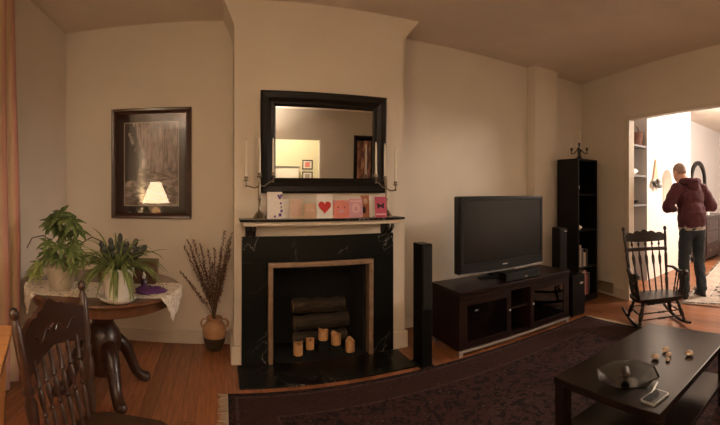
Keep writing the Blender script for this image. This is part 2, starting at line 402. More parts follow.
def panel(bm, n, half, zlo, zhi, yf, th):
    """upright curved board: u in -1..1, bottom zlo(u), top zhi(u), y = yf(u,z), thickness th"""
    cols = []
    for i in range(n + 1):
        u = -1 + 2 * i / n
        a, b = zlo(u), zhi(u)
        c = []
        for k in range(4):
            z = a + (b - a) * k / 3
            c.append((bm.verts.new((u * half, yf(u, z) + th / 2, z)), bm.verts.new((u * half, yf(u, z) - th / 2, z))))
        cols.append(c)
    for p, q in zip(cols, cols[1:]):
        for k in range(3):
            bm.faces.new((p[k][0], q[k][0], q[k + 1][0], p[k + 1][0])); bm.faces.new((p[k][1], p[k + 1][1], q[k + 1][1], q[k][1]))
        bm.faces.new((p[0][0], p[0][1], q[0][1], q[0][0])); bm.faces.new((p[3][0], q[3][0], q[3][1], p[3][1]))
    for c in (cols[0], cols[-1]):
        for k in range(3):
            bm.faces.new((c[k][0], c[k + 1][0], c[k + 1][1], c[k][1]))
    return bm
def copy_tree(o, parent=None):
    c = o.copy(); C.objects.link(c); c.parent = parent
    for ch in list(o.children): copy_tree(ch, c)
    return c
def uv_quad(name, corners, m, parent=None, th=0.0):
    """a flat sheet (p00, p10, p11, p01) with UVs"""
    me = bpy.data.meshes.new(name); me.from_pydata([tuple(c) for c in corners], [], [(0, 1, 2, 3)]); me.uv_layers.new()
    for li, uv in zip(range(4), ((0, 0), (1, 0), (1, 1), (0, 1))): me.uv_layers[0].data[li].uv = uv
    me.materials.append(M[m]); o = bpy.data.objects.new(name, me); C.objects.link(o)
    if parent: o.parent = parent
    return o

# ------------------------------------------------------------------ room shell
H = 2.92
YW = 3.62                       # alcove wall
YB = 3.21                       # chimney breast face
XL = -1.49                      # left wall
XR = 4.543                      # corner with the right wall
def rw(y): return XR - 0.25 * (YW - y)          # inner face of the slightly skewed right wall
SK = atan2(0.25, 1.0)
floor = struct(obj('floor', bx(-1.7, 10.2, -6.2, 3.9, -0.12, -0.010), 'floor_base'))
ceil = struct(obj('ceiling', bx(-1.7, 10.2, -6.2, 3.9, H, H + 0.1), 'ceiling_paint'))
# floor boards run towards the fireplace wall
bmesh_boards = {}
def board(x, y0, y1):
    L_ = round(y1 - y0, 3)
    if L_ not in bmesh_boards:
        o = obj('floor_board', bx(-0.0435, 0.0435, 0, L_, -0.012, 0.0, bevel=0.0012), 'floor_wood', floor)
        bmesh_boards[L_] = o.data
    else:
        o = bpy.data.objects.new('floor_board', bmesh_boards[L_]); C.objects.link(o); o.parent = floor
    o.location = (x, y0, 0)
BW = 0.0885
nx = int((4.5 + 1.46) / BW)
for i in range(nx):
    x = XL + 0.045 + i * BW
    ya = 0.75 if x < 0.25 else (0.9 if x > 3.2 else 2.55)
    cut = [1.62, 2.13, 2.63, 1.87, 2.38, 3.12][i * 5 % 6] if (x < 0.25 or x > 3.2) else None
    if cut and ya < cut < YW - 0.2:
        board(x, ya, cut - 0.0015); board(x, cut, YW)
    else: board(x, ya, YW)
for i in range(34):
    x = 4.56 + i * BW
    board(x, 0.9, 2.1 + (i * 7 % 5) * 0.17 - 0.0015); board(x, 2.1 + (i * 7 % 5) * 0.17, 3.3)

struct(obj('wall_back', bx(-1.7, 5.4, YW, YW + 0.12, -0.02, H), 'plaster'))
# left wall with a window hidden behind the curtain
wl = B()
box(wl, XL - 0.14, XL, 2.40, YW, -0.02, H); box(wl, XL - 0.14, XL, -3.3, 1.3, -0.02, H)
box(wl, XL - 0.14, XL, 1.3, 2.40, -0.02, 0.75); box(wl, XL - 0.14, XL, 1.3, 2.40, 2.45, H)
struct(obj('wall_left', wl, 'plaster'))
win = struct(obj('window_1', bx(XL - 0.09, XL - 0.08, 1.3, 2.4, 0.75, 2.45), 'night_glass'))
fr = B()
for a in ((1.3, 1.36, 0.75, 2.45), (2.34, 2.40, 0.75, 2.45), (1.36, 2.34, 0.75, 0.81), (1.36, 2.34, 2.39, 2.45), (1.36, 2.34, 1.58, 1.63)):
    box(fr, XL - 0.11, XL - 0.05, *a)
obj('window_frame', fr, 'cream_paint', win)
# chimney breast with firebox recess and flared top
XB0, XB1 = 0.10, 1.56
cb = B()
box(cb, XB0, 0.40, YB, YW, 0, 2.70); box(cb, 1.21, XB1, YB, YW, 0, 2.70); box(cb, 0.40, 1.21, YB, YW, 0.77, 2.70)
# coved flare, widening to both sides under the ceiling
pl = [(XB0, 2.70)]
N = 8
right = [(XB1 + 0.165 * (1 - cos(t * pi / 2)) if False else XB1 + 0.165 * t ** 1.15, 2.70 + (H - 2.70) * t) for t in [k / N for k in range(N + 1)]]
left = [(XB0 - 0.085 * t ** 1.15, 2.70 + (H - 2.70) * t) for t in [k / N for k in range(N + 1)]]
prism(cb, right + left[::-1], 'y', YB, YW)
struct(obj('chimney_breast', cb, 'plaster'))
# pilaster on the television wall
struct(obj('wall_pilaster', bx(3.456, 3.865, 3.476, YW, 0, H), 'plaster'))
# right wall, skewed, with a wide cased opening
def skew_pt(y, off=0.0, z=0):                   # off>0 = into the next room
    n = Vector((1, -0.25, 0)).normalized()
    return Vector((rw(y), y, z)) + n * off
def skew_slab(bm, y0, y1, o0, o1, z0, z1):
    vs = []
    for z in (z0, z1):
        for y, o in ((y0, o0), (y1, o0), (y1, o1), (y0, o1)):
            p = skew_pt(y, o, z); vs.append(bm.verts.new(p))
    for f in ((3, 2, 1, 0), (4, 5, 6, 7), (0, 1, 5, 4), (1, 2, 6, 5), (2, 3, 7, 6), (3, 0, 4, 7)):
        bm.faces.new([vs[i] for i in f])
    return bm
YO1, YO0, ZO = 2.66, 0.55, 2.285
wr = B()
skew_slab(wr, YO1, YW + 0.05, 0, 0.06, -0.02, H); skew_slab(wr, YO0, YO1, 0, 0.06, ZO, H); skew_slab(wr, -0.1, YO0, 0, 0.06, -0.02, H)
box(wr, 3.60, 3.76, -3.4, -0.05, -0.02, H)
struct(obj('wall_right', wr, 'plaster'))
tr = B()
skew_slab(tr, YO1 - 0.02, YO1 + 0.075, -0.018, 0.072, 0, ZO + 0.05)
skew_slab(tr, YO0 - 0.075, YO0 + 0.02, -0.018, 0.072, 0, ZO + 0.05)
struct(obj('trim_1', tr, 'cream_paint'))
struct(obj('trim_2', skew_slab(B(), YO0 + 0.02, YO1 - 0.02, -0.018, 0.072, ZO - 0.012, ZO + 0.028), 'cream_paint'))
# wall behind the camera, with the opening that the mirror shows
YR = -2.6
wb = B()
box(wb, -1.7, 0.55, YR - 0.12, YR, -0.02, H); box(wb, 2.23, 3.76, YR - 0.12, YR, -0.02, H); box(wb, 0.55, 2.23, YR - 0.12, YR, 2.23, H)
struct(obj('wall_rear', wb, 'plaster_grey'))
hw = B()
box(hw, -0.6, 3.6, -4.5, -4.4, -0.02, H); box(hw, -0.7, -0.6, -4.5, YR - 0.12, -0.02, H); box(hw, 3.6, 3.7, -4.5, YR - 0.12, -0.02, H)
struct(obj('wall_hall', hw, 'hall_wall'))
# next room
dw = B()
NX0, NX1, NZ0, NZ1 = 5.89, 6.28, 1.08, 1.55                 # arched niche in the white breast
box(dw, 5.39, NX0, 3.0, 3.4, -0.02, H); box(dw, NX1, 7.1, 3.0, 3.4, -0.02, H); box(dw, NX0, NX1, 3.0, 3.4, -0.02, NZ0)
nr = (NX1 - NX0) / 2
arch = [(NX0 + nr - nr * cos(pi * k / 16), NZ1 + nr * sin(pi * k / 16)) for k in range(17)]
for (a, b) in zip(arch, arch[1:]): prism(dw, [a, b, (b[0], H), (a[0], H)], 'y', 3.0, 3.4)
box(dw, NX0, NX1, 3.18, 3.4, NZ0, NZ1 + nr)
struct(obj('wall_dining_left', dw, 'white_wall'))
struct(obj('wall_dining_back', bx(4.56, 10.1, 3.4, 3.5, -0.02, H), 'pale_grey_wall'))
struct(obj('wall_dining_far', bx(10.0, 10.1, -2.5, 3.5, -0.02, H), 'pale_grey_wall'))
struct(obj('wall_dining_front', bx(3.9, 10.1, -2.6, -2.5, -0.02, H), 'white_wall'))

# baseboards
def base(name, bm): struct(obj(name, bm, 'cream_paint'))
bb = B(); box(bb, XL, XB0, YW - 0.018, YW, 0.0, 0.115, bevel=0.004); base('baseboard_back', bb)
bb = B(); box(bb, XB1, 3.456, YW - 0.018, YW, 0.0, 0.115, bevel=0.004); base('baseboard_television', bb)
bb = B(); box(bb, XL, XL + 0.018, 0.0, YW - 0.02, 0.0, 0.115, bevel=0.004); base('baseboard_left', bb)
bb = B(); skew_slab(bb, YO1 + 0.08, YW, -0.018, 0.0, 0, 0.115); base('baseboard_right', bb)
bb = B(); box(bb, XB1, XB1 + 0.03, YB - 0.02, YW - 0.02, 0.0, 0.14, bevel=0.004); box(bb, XB0 - 0.03, XB0, YB - 0.02, YW - 0.02, 0, 0.14, bevel=0.004); base('baseboard_chimney', bb)

# ------------------------------------------------------------------ fireplace
fp = thing('fireplace', 'black veined marble fireplace with white side boards under the mirror', 'fireplace', (0, 0, 0))
YM = 3.14
obj('hearth_slab', bx(0.12, 1.47, 2.77, YM, 0.0, 0.012, bevel=0.003), 'black_marble', fp)
obj('firebox_floor', bx(0.36, 1.25, YM, 3.58, 0.0, 0.011), 'soot', fp)
fbx = B(); box(fbx, 0.40, 1.21, 3.56, 3.60, 0.011, 0.77); box(fbx, 0.40, 0.43, YB, 3.56, 0.011, 0.77); box(fbx, 1.18, 1.21, YB, 3.56, 0.011, 0.77); box(fbx, 0.43, 1.18, YB, 3.56, 0.74, 0.77)
obj('firebox_lining', fbx, 'soot', fp)
obj('marble_upright', bx(0.155, 0.36, YM, YB, 0.012, 0.815, bevel=0.003), 'black_marble', fp)
obj('marble_upright', bx(1.245, 1.435, YM, YB, 0.012, 0.815, bevel=0.003), 'black_marble', fp)
obj('marble_lintel', bx(0.155, 1.435, YM, YB, 0.815, 1.02, bevel=0.003), 'black_marble', fp)
fm = B()
for a in ((0.362, 0.402, 0.012, 0.772), (1.203, 1.243, 0.012, 0.772), (0.362, 1.243, 0.772, 0.812)):
    box(fm, a[0], a[1], YM - 0.022, YB, a[2], a[3], bevel=0.006)
obj('opening_frame', fm, 'bronze_trim', fp)
for x0, x1 in ((XB0 - 0.004, 0.155), (1.435, XB1 + 0.004)):
    p = obj('side_board', bx(x0, x1, YB - 0.025, YB, 0.0, 1.115), 'cream_paint', fp)
    obj('plinth', bx(x0 - 0.022, x1 + (0 if x0 < 1 else 0.022), YB - 0.05, YB - 0.025, 0.0, 0.15, bevel=0.006), 'cream_paint', p)
obj('frieze', bx(0.155, 1.435, YB - 0.05, YB, 1.02, 1.115), 'cream_paint', fp)
obj('shelf_moulding', bx(0.155, 1.445, 3.0, YB, 1.112, 1.146, bevel=0.008), 'cream_paint', fp)
obj('mantel_shelf', bx(0.135, 1.465, 2.975, YB, 1.146, 1.164, bevel=0.004), 'black_marble', fp)
for xc in (0.225, 1.365):
    bk = B()
    for dx in (-0.024, 0.024):
        tube(bk, [(xc + dx, YB - 0.15, 1.112), (xc + dx, YB - 0.155, 1.085), (xc + dx, YB - 0.13, 1.06), (xc + dx, YB - 0.09, 1.03), (xc + dx, YB - 0.06, 1.022)], [0.013, 0.016, 0.013, 0.011, 0.012], 8)
    box(bk, xc - 0.042, xc + 0.042, YB - 0.055, YB - 0.05, 1.022, 1.112)
    obj('bracket', bk, 'iron', fp, True)

# firewood stacked in the firebox
def log(loc, L_, r, seed, label, rx=0.0, rz=0.0):
    random.seed(seed)
    t = thing('firewood_log', label, 'log', loc, rot=(rx, 0, rz), group='firewood in the fireplace')
    b = B(); pts = [(-L_ / 2 + L_ * k / 8, random.uniform(-.006, .006), random.uniform(-.006, .006)) for k in range(9)]
    tube(b, pts, [r * random.uniform(.9, 1.03) for _ in pts], 9)
    for v in b.verts:
        v.co.y *= 1 + 0.10 * sin(v.co.x * 17 + seed) * 0.4; v.co.z += 0.004 * sin(v.co.x * 40 + v.co.y * 60 + seed)
    obj('bark', b, 'bark', t, True)
    for s in (-1, 1):
        e = B(); lathe(e, [(r * 0.9, 0), (r * 0.88, 0.006), (r * 0.4, 0.008)], 14)
        obj('cut_end', e, 'log_end', t, loc=(s * (L_ / 2 - 0.002), 0, 0), rot=(0, s * pi / 2, 0))
    return t
log((0.86, 3.45, 0.085), 0.47, 0.062, 3, 'bottom firewood log, hidden behind the pillar candles')
log((0.87, 3.46, 0.222), 0.49, 0.069, 4, 'wide middle firewood log of the stack in the firebox', rz=0.03)
log((0.85, 3.46, 0.365), 0.47, 0.067, 5, 'topmost firewood log of the stack in the firebox', rz=-0.02)
# iron grate bars that carry the logs
gr = thing('fire_grate', 'low black iron grate under the firewood', 'grate', (0.86, 3.44, 0.0115))
for x in (-0.2, -0.07, 0.07, 0.2):
    obj('grate_bar', bx(x - 0.006, x + 0.006, -0.09, 0.09, 0.0, 0.005), 'iron', gr)

def pillar_candle(loc, h, r, seed, label):
    random.seed(seed)
    t = thing('pillar_candle', label, 'candle', loc, group='tan pillar candles in the fireplace')
    b = B(); seg = 16
    lathe(b, [(r * 0.96, 0), (r, 0.004), (r, h * 0.5), (r * 1.01, h), (r * 0.82, h - 0.004), (r * 0.55, h - 0.022), (0.003, h - 0.026)], seg)
    for v in b.verts:
        if v.co.z > h - 0.01:
            a = atan2(v.co.y, v.co.x); v.co.z += 0.010 * sin(a * 2 + seed) + 0.006 * sin(a * 3 + seed * 2)
    obj('wax_body', b, 'wax_tan', t, True)
    w_ = B(); tube(w_, [(0, 0, h - 0.028), (0.001, 0.001, h - 0.01), (0.004, 0, h)], 0.002, 6); obj('wick', w_, 'wick', t)
for i, (x, y, h, r, z, lb) in enumerate((
        (0.632, 3.285, 0.100, 0.040, 0.011, 'leftmost tan pillar candle, tallest and nearest the frame'),
        (0.745, 3.33, 0.088, 0.037, 0.035, 'second tan pillar candle from the left in the firebox'),
        (0.864, 3.34, 0.085, 0.043, 0.10, 'middle tan pillar candle, raised highest before the logs'),
        (0.970, 3.31, 0.092, 0.044, 0.06, 'wide tan pillar candle right of the middle one'),
        (1.078, 3.25, 0.098, 0.041, 0.011, 'rightmost tan pillar candle with a peaked rim'))):
    pillar_candle((x, y, z), h, r, i + 1, lb)
    if z > 0.02:
        c_ = obj('candle_block', bx(x - 0.045, x + 0.045, y - 0.042, y + 0.032, 0.0115, z - 0.0004, bevel=0.003), 'soot')
        tag(c_, ['', 'low sooty brick under the second candle from the left', 'tall sooty brick under the middle candle', 'sooty brick under the wide candle'][i], 'brick', 'sooty bricks in the firebox')

# ------------------------------------------------------------------ mirror over the mantel
mr = thing('wall_mirror', 'large mirror in a wide black frame above the mantel cards', 'mirror', (0.84, YB - 0.008, 1.364), rot=(math.radians(1.6), 0, 0))
def frame_profile(W, Hh, fw, th, m, parent, name='frame', y0=0.0):
    """picture-frame moulding: four mitred rails, local x centred, z up, front at -y"""
    prof = [(0, 0), (0, -th * 0.75), (0.12 * fw, -th), (0.45 * fw, -th * 0.9), (0.7 * fw, -th * 0.62), (0.86 * fw, -th * 0.66), (fw, -th * 0.4), (fw, 0)]
    b = B(); loops = []
    for (sx, zc) in ((-1, 0), (1, 0), (1, 1), (-1, 1)):
        loops.append([b.verts.new((sx * (W / 2 - d), y0 + y, d if zc == 0 else Hh - d)) for d, y in prof])
    for i in range(4):
        a, c = loops[i], loops[(i + 1) % 4]
        for k in range(len(prof)):
            j = (k + 1) % len(prof)
            b.faces.new((a[k], a[j], c[j], c[k]))
    return obj(name, b, m, parent)
frame_profile(1.068, 0.816, 0.122, 0.045, 'mirror_frame', mr)
obj('mirror_glass', bx(-0.42, 0.42, -0.016, -0.012, 0.115, 0.70), 'mirror_glass', mr)
obj('backing', bx(-0.5, 0.5, -0.010, -0.002, 0.05, 0.77), 'black_wood', mr)

# ------------------------------------------------------------------ candelabra
def candelabrum(name, label, loc, arms, hgt, m, rz=0.0, base_r=0.05):
    t = thing(name, label, 'candelabra', loc, rz)
    b = B(); lathe(b, [(base_r, 0), (base_r, 0.006), (base_r * 0.8, 0.012), (0.020, 0.030), (0.012, 0.045)], 20)
    bo = obj('base', b, m, t, True)
    for k in range(8):
        a = 2 * pi * k / 8
        f = B(); tube(f, [(base_r * 0.95 * cos(a), base_r * 0.95 * sin(a), 0.008), (base_r * 0.6 * cos(a), base_r * 0.6 * sin(a), 0.034), (0.012 * cos(a), 0.012 * sin(a), 0.06)], [0.007, 0.006, 0.004], 6)
        obj('base_rib', f, m, bo, True)
    c = B(); lathe(c, [(0.012, 0.04), (0.009, 0.06), (0.014, 0.075), (0.009, 0.09), (0.010, hgt * 0.45), (0.016, hgt * 0.48), (0.009, hgt * 0.52), (0.008, hgt), (0.010, hgt + 0.01)], 12)
    obj('column', c, m, t, True)
    for (x, y, z) in arms:
        if abs(x) + abs(y) > 0.005:
            r = B(); tube(r, [(0, 0, hgt * 0.80), (x * 0.35, y * 0.35, hgt * 0.78 + (z - hgt) * 0.4), (x * 0.75, y * 0.75, z - 0.045), (x, y, z - 0.035), (x, y, z)], 0.006, 8)
            obj('arm', r, m, t, True)
            kn = B(); ell(kn, (x, y, z - 0.04), (0.010, 0.010, 0.010), seg=10, rings=6); obj('arm_knob', kn, m, t, True)
        q = B(); lathe(q, [(0.006, -0.006), (0.022, 0.0), (0.023, 0.004), (0.012, 0.008), (0.011, 0.012), (0.015, 0.022), (0.015, 0.032), (0.011, 0.033)], 14, (x, y, z))
        obj('candle_cup', q, m, t, True)
    return t
def taper(loc, h, label, r=0.0095, group='white taper candles'):
    t = thing('taper_candle', label, 'candle', loc, group=group)
    b = B(); lathe(b, [(r, 0), (r, 0.01), (r * 0.92, h * 0.5), (r * 0.72, h * 0.94), (r * 0.3, h)], 12); obj('wax_stick', b, 'wax_white', t, True)
    k = B(); tube(k, [(0, 0, h - 0.002), (0.001, 0, h + 0.012)], 0.0012, 5); obj('wick', k, 'wick', t)
MS = 1.164
Lc = (0.290, 3.075, MS)
la = [(-0.105, -0.02, 0.295), (0.0, 0.0, 0.325), (0.105, -0.01, 0.33)]
candelabrum('candelabrum', 'three-armed pewter candelabra on the left end of the mantel', Lc, la, 0.32, 'pewter')
for (x, y, z), h, lb in zip(la, (0.29, 0.285, 0.27), ('outermost white taper, left candelabra on the mantel', 'centre white taper, left candelabra on the mantel', 'white taper of the left candelabra nearest the mirror glass')):
    taper((Lc[0] + x, Lc[1] + y, Lc[2] + z + 0.026), h, lb)
Rc = (1.345, 3.09, MS)
ra = [(-0.105, -0.03, 0.325), (-0.012, 0.0, 0.31), (0.072, -0.03, 0.265)]
candelabrum('candelabrum', 'three-armed pewter candelabra on the right end of the mantel', Rc, ra, 0.305, 'pewter')
for (x, y, z), h, lb in zip(ra, (0.27, 0.28, 0.285), ('white taper of the right candelabra nearest the mirror glass', 'centre white taper, right candelabra on the mantel', 'outermost white taper, right candelabra on the mantel')):
    taper((Rc[0] + x, Rc[1] + y, Rc[2] + z + 0.026), h, lb)

# ------------------------------------------------------------------ greeting cards on the mantel
def card(x0, x1, h, m, label, y=3.085, yaw=0.0, tilt=0.10):
    wd = x1 - x0
    t = thing('greeting_card', label, 'card', ((x0 + x1) / 2, y, MS), yaw, 'greeting cards on the mantel')
    f = B(); box(f, -wd / 2, wd / 2, -0.001, 0.001, 0, h, mtx=Matrix.Rotation(-tilt, 4, 'X')); obj('front_leaf', f, m, t, loc=(0, -tilt * h - 0.002, 0.001))
    f = B(); box(f, -wd / 2, wd / 2, -0.001, 0.001, 0, h, mtx=Matrix.Rotation(tilt * 0.35, 4, 'X')); obj('back_leaf', f, 'card_white', t, loc=(0, tilt * h * 0.35, 0.001))
    def motif(name, poly, mm, lift=0.0022):
        b = B(); prism(b, poly, 'y', -lift, -0.0008); bmesh.ops.transform(b, matrix=Matrix.Translation((0, -tilt * h - 0.002, 0.001)) @ Matrix.Rotation(-tilt, 4, 'X'), verts=b.verts[:])
        return obj(name, b, mm, t)
    return t, motif
def circ(cx, cz, rx, rz_, n=14): return [(cx + rx * cos(2 * pi * k / n), cz + rz_ * sin(2 * pi * k / n)) for k in range(n)]
def heart(cx, cz, s):
    return [(cx + s * 16 * sin(t) ** 3 / 16, cz + s * (13 * cos(t) - 5 * cos(2 * t) - 2 * cos(3 * t) - cos(4 * t)) / 15) for t in [2 * pi * k / 28 for k in range(28)]]
t, mo = card(0.348, 0.468, 0.208, 'card_white', 'tall white card with small violet flowers down its edge')
for (cx, cz, r) in ((0.040, 0.165, 0.012), (0.052, 0.180, 0.010), (0.030, 0.178, 0.009), (0.046, 0.12, 0.008), (0.052, 0.06, 0.010), (0.040, 0.03, 0.012), (0.0, 0.018, 0.008), (0.05, 0.09, 0.006)):
    mo('printed_flower', circ(cx, cz, r, r * 1.2, 10), 'ink_purple')
t, mo = card(0.455, 0.525, 0.150, 'card_white', 'narrow white card turned partly sideways on the mantel', y=3.10, yaw=0.25)
t, mo = card(0.524, 0.632, 0.152, 'card_cream', 'plain cream card with a faint pale border on the mantel')
mo('printed_panel', [(-0.040, 0.02), (0.040, 0.02), (0.040, 0.135), (-0.040, 0.135)], 'card_blush')
t, mo = card(0.636, 0.730, 0.118, 'card_tan', 'short peach card directly left of the heart card', y=3.06, yaw=-0.10, tilt=0.16)
mo('printed_band', [(-0.035, 0.055), (0.035, 0.055), (0.035, 0.075), (-0.035, 0.075)], 'card_blush')
t, mo = card(0.735, 0.862, 0.190, 'card_white', 'white card with a big red heart on the mantel', y=3.05, tilt=0.07)
mo('printed_heart', heart(0, 0.092, 0.052), 'heart_red')
t, mo = card(0.868, 1.000, 0.142, 'card_coral', 'coral pink card with a round pig face on the mantel', y=3.05)
mo('printed_face', circ(0.0, 0.072, 0.056, 0.052, 18), 'card_coral'); mo('printed_snout', circ(0.0, 0.055, 0.020, 0.014), 'card_lilac', 0.003)
for s in (-1, 1): mo('printed_eye', circ(s * 0.026, 0.085, 0.005, 0.006, 8), 'ink_dark', 0.003)
for s in (-1, 1): mo('printed_ear', [(s * 0.05, 0.115), (s * 0.03, 0.135), (s * 0.056, 0.14)], 'card_lilac', 0.003)
t, mo = card(1.003, 1.118, 0.155, 'card_lilac', 'lilac pink card with a pale oval in its middle', y=3.06)
mo('printed_oval', circ(0, 0.078, 0.036, 0.040), 'ink_pink'); mo('printed_band', [(-0.045, 0.125), (0.045, 0.125), (0.045, 0.14), (-0.045, 0.14)], 'ink_pink'); mo('printed_figure', circ(0, 0.072, 0.018, 0.02), 'card_lilac', 0.003)
t, mo = card(1.112, 1.185, 0.180, 'card_orange', 'narrow rust orange card with yellow and dark patches', y=3.085)
mo('printed_patch', circ(0.005, 0.13, 0.018, 0.025), 'card_tan'); mo('printed_patch', circ(-0.01, 0.06, 0.015, 0.03), 'ink_dark')
t, mo = card(1.186, 1.212, 0.175, 'card_white', 'sliver of white card between the orange and magenta ones', y=3.08)
t, mo = card(1.214, 1.315, 0.170, 'card_magenta', 'magenta card with a dark bow, rightmost on the mantel', y=3.03)
mo('printed_bow', [(-0.03, 0.07), (0, 0.085), (0.03, 0.07), (0.03, 0.12), (0, 0.10), (-0.03, 0.12)], 'ink_dark')
mo('printed_band', [(-0.045, 0.02), (0.045, 0.02), (0.045, 0.032), (-0.045, 0.032)], 'ink_pink')

# ------------------------------------------------------------------ framed print in the left alcove
pt = thing('framed_print', 'dark framed print of a snowy wooded creek on the alcove wall', 'picture', (-0.648, YW - 0.002, 1.127))
PW, PH = 0.745, 1.013
frame_profile(PW, PH, 0.052, 0.035, 'picture_frame', pt)
obj('mat_board', bx(-PW / 2 + 0.03, PW / 2 - 0.03, -0.010, -0.004, 0.03, PH - 0.03), 'mat_board', pt)
q0, q1, z0, z1 = -0.246, 0.250, 0.122, 0.878
obj('mat_edge', bx(q0 - 0.007, q1 + 0.007, -0.0120, -0.010, z0 - 0.007, z1 + 0.007), 'mat_edge', pt)
uv_quad('print', [(q0, -0.0125, z0), (q1, -0.0125, z0), (q1, -0.0125, z1), (q0, -0.0125, z1)], 'creek_print', pt)
obj('glass', bx(-PW / 2 + 0.045, PW / 2 - 0.045, -0.0155, -0.0145, 0.045, PH - 0.045), 'picture_glass', pt)

# ------------------------------------------------------------------ curtain at the window
cu = thing('window_curtain', 'rose and gold striped curtain hanging at the far left', 'curtain', (0, 0, 0))
def curtain_mesh(name, y0, y1, x, z0, z1, folds, amp, parent):
    me = bpy.data.meshes.new(name); nu, nv = folds * 8, 14
    vs, fs = [], []
    for j in range(nv + 1):
        v = j / nv; z = z0 + (z1 - z0) * v
        pin = 1 - 0.10 * sin(v * pi)
        for i in range(nu + 1):
            u = i / nu
            y = y1 - (y1 - y0) * (u * pin)
            a = amp * (0.55 + 0.45 * (1 - v))
            vs.append((x + a * sin(u * folds * 2 * pi + 0.4 * sin(v * 3)) + 0.012 * sin(v * 5 + u * 9), y + 0.012 * sin(v * 4 + u * 20), z))
    for j in range(nv):
        for i in range(nu):
            p = j * (nu + 1) + i; fs.append((p, p + 1, p + nu + 2, p + nu + 1))
    me.from_pydata(vs, [], fs); uv = me.uv_layers.new()
    for poly in me.polygons:
        poly.use_smooth = True
        for li in poly.loop_indices:
            vi = me.loops[li].vertex_index; uv.data[li].uv = ((vi % (nu + 1)) / nu, (vi // (nu + 1)) / nv)
    me.materials.append(M['curtain_cloth']); o = bpy.data.objects.new(name, me); C.objects.link(o); o.parent = parent
    sm = o.modifiers.new('thick', 'SOLIDIFY'); sm.thickness = 0.003
    return o
curtain_mesh('cloth', 1.25, 2.48, XL + 0.085, 0.05, 2.80, 9, 0.034, cu)
hd = B(); box(hd, XL + 0.055, XL + 0.115, 1.25, 2.47, 2.77, 2.81, bevel=0.004); obj('heading_tape', hd, 'curtain_cloth', cu)
rd = thing('curtain_rod', 'dark curtain rod with round end knob near the ceiling', 'curtain rod', (XL + 0.085, 0, 2.825))
r_ = B(); tube(r_, [(0, 1.1, 0), (0, 2.52, 0)], 0.011, 10); obj('rod', r_, 'iron', rd, True)
r_ = B(); ell(r_, (0, 2.54, 0), (0.022, 0.022, 0.022), seg=12, rings=8); obj('finial', r_, 'iron', rd, True)
r_ = B(); tube(r_, [(-0.083, 2.50, 0), (-0.02, 2.50, -0.005), (0, 2.50, -0.012)], 0.006, 8); box(r_, -0.085, -0.079, 2.485, 2.515, -0.03, 0.03); obj('wall_bracket', r_, 'iron', rd)

# ------------------------------------------------------------------ honey-coloured table at the left edge, with the lamp the picture glass reflects
tt = thing('side_table', 'honey coloured wooden table corner at the left edge of the room', 'table', (-0.902, 1.052, 0), 0.43)
obj('table_top', bx(-0.21, 0.21, -0.55, 0.55, 0.715, 0.745, bevel=0.006), 'honey_wood', tt)
obj('apron', bx(-0.17, 0.17, -0.50, 0.50, 0.63, 0.714), 'honey_wood', tt)
for sx in (-1, 1):
    for sy in (-1, 1):
        b = B(); turned(b, (sx * 0.15, sy * 0.47, 0.0), (sx * 0.15, sy * 0.47, 0.629), [(0, .014), (.05, .02), (.4, .022), (.7, .026), (.72, .03), (1, .03)], 10); obj('leg', b, 'honey_wood', tt, True)
et = thing('end_table', 'small round end table carrying the lit lamp', 'table', (-1.235, -0.18, 0))
b = B(); lathe(b, [(0.22, 0.715), (0.225, 0.72), (0.225, 0.735), (0.215, 0.745)], 32); obj('table_top', b, 'honey_wood', et, True)
b = B(); lathe(b, [(0.03, 0.10), (0.045, 0.2), (0.03, 0.4), (0.05, 0.6), (0.08, 0.714)], 16); obj('column', b, 'honey_wood', et, True)
for a in (0, 2.09, 4.19):
    b = B(); tube(b, [(0.02 * cos(a), 0.02 * sin(a), 0.18), (0.12 * cos(a), 0.12 * sin(a), 0.12), (0.19 * cos(a), 0.19 * sin(a), 0.022)], [0.022, 0.02, 0.016], 8); obj('leg', b, 'honey_wood', et, True)
fl = thing('added_uplighter', 'added tall uplighter lamp standing unseen behind the viewpoint', 'lamp', (0.1, -1.9, 0))  # invented lamp body for the added fill uplight, out of view
b = B(); lathe(b, [(0.14, 0), (0.14, 0.02), (0.03, 0.035)], 24); obj('base', b, 'iron', fl, True)
b = B(); tube(b, [(0, 0, 0.03), (0, 0, 1.72)], 0.012, 10); obj('pole', b, 'iron', fl, True)
b = B(); lathe(b, [(0.03, 1.71), (0.10, 1.73), (0.17, 1.80), (0.165, 1.80), (0.09, 1.74), (0.02, 1.725)], 28); obj('uplight_bowl', b, 'iron', fl, True)
tl = thing('table_lamp', 'lit table lamp with a cream cone shade on the honey table', 'lamp', (-1.235, -0.18, 0.746))
b = B(); lathe(b, [(0.085, 0), (0.085, 0.015), (0.05, 0.03), (0.045, 0.05), (0.10, 0.14), (0.105, 0.19), (0.07, 0.27), (0.025, 0.32), (0.02, 0.36), (0.012, 0.44)], 24); obj('base', b, 'lamp_base', tl, True)
b = B(); lathe(b, [(0.255, 0.41), (0.10, 0.80)], 32, cap=False); sh = obj('shade', b, 'shade_glow', tl, True)
sm = sh.modifiers.new('thick', 'SOLIDIFY'); sm.thickness = 0.002
b = B(); tube(b, [(0, 0, 0.44), (0, 0, 0.55)], 0.012, 8); ell(b, (0, 0, 0.60), (0.03, 0.03, 0.042), seg=12, rings=8); obj('bulb', b, 'white_plastic', tl, True)
lp = lamp('table_lamp_light', (0.0, 0, 0.68), 118, (1.0, 0.78, 0.58), 0.05); lp.parent = tl

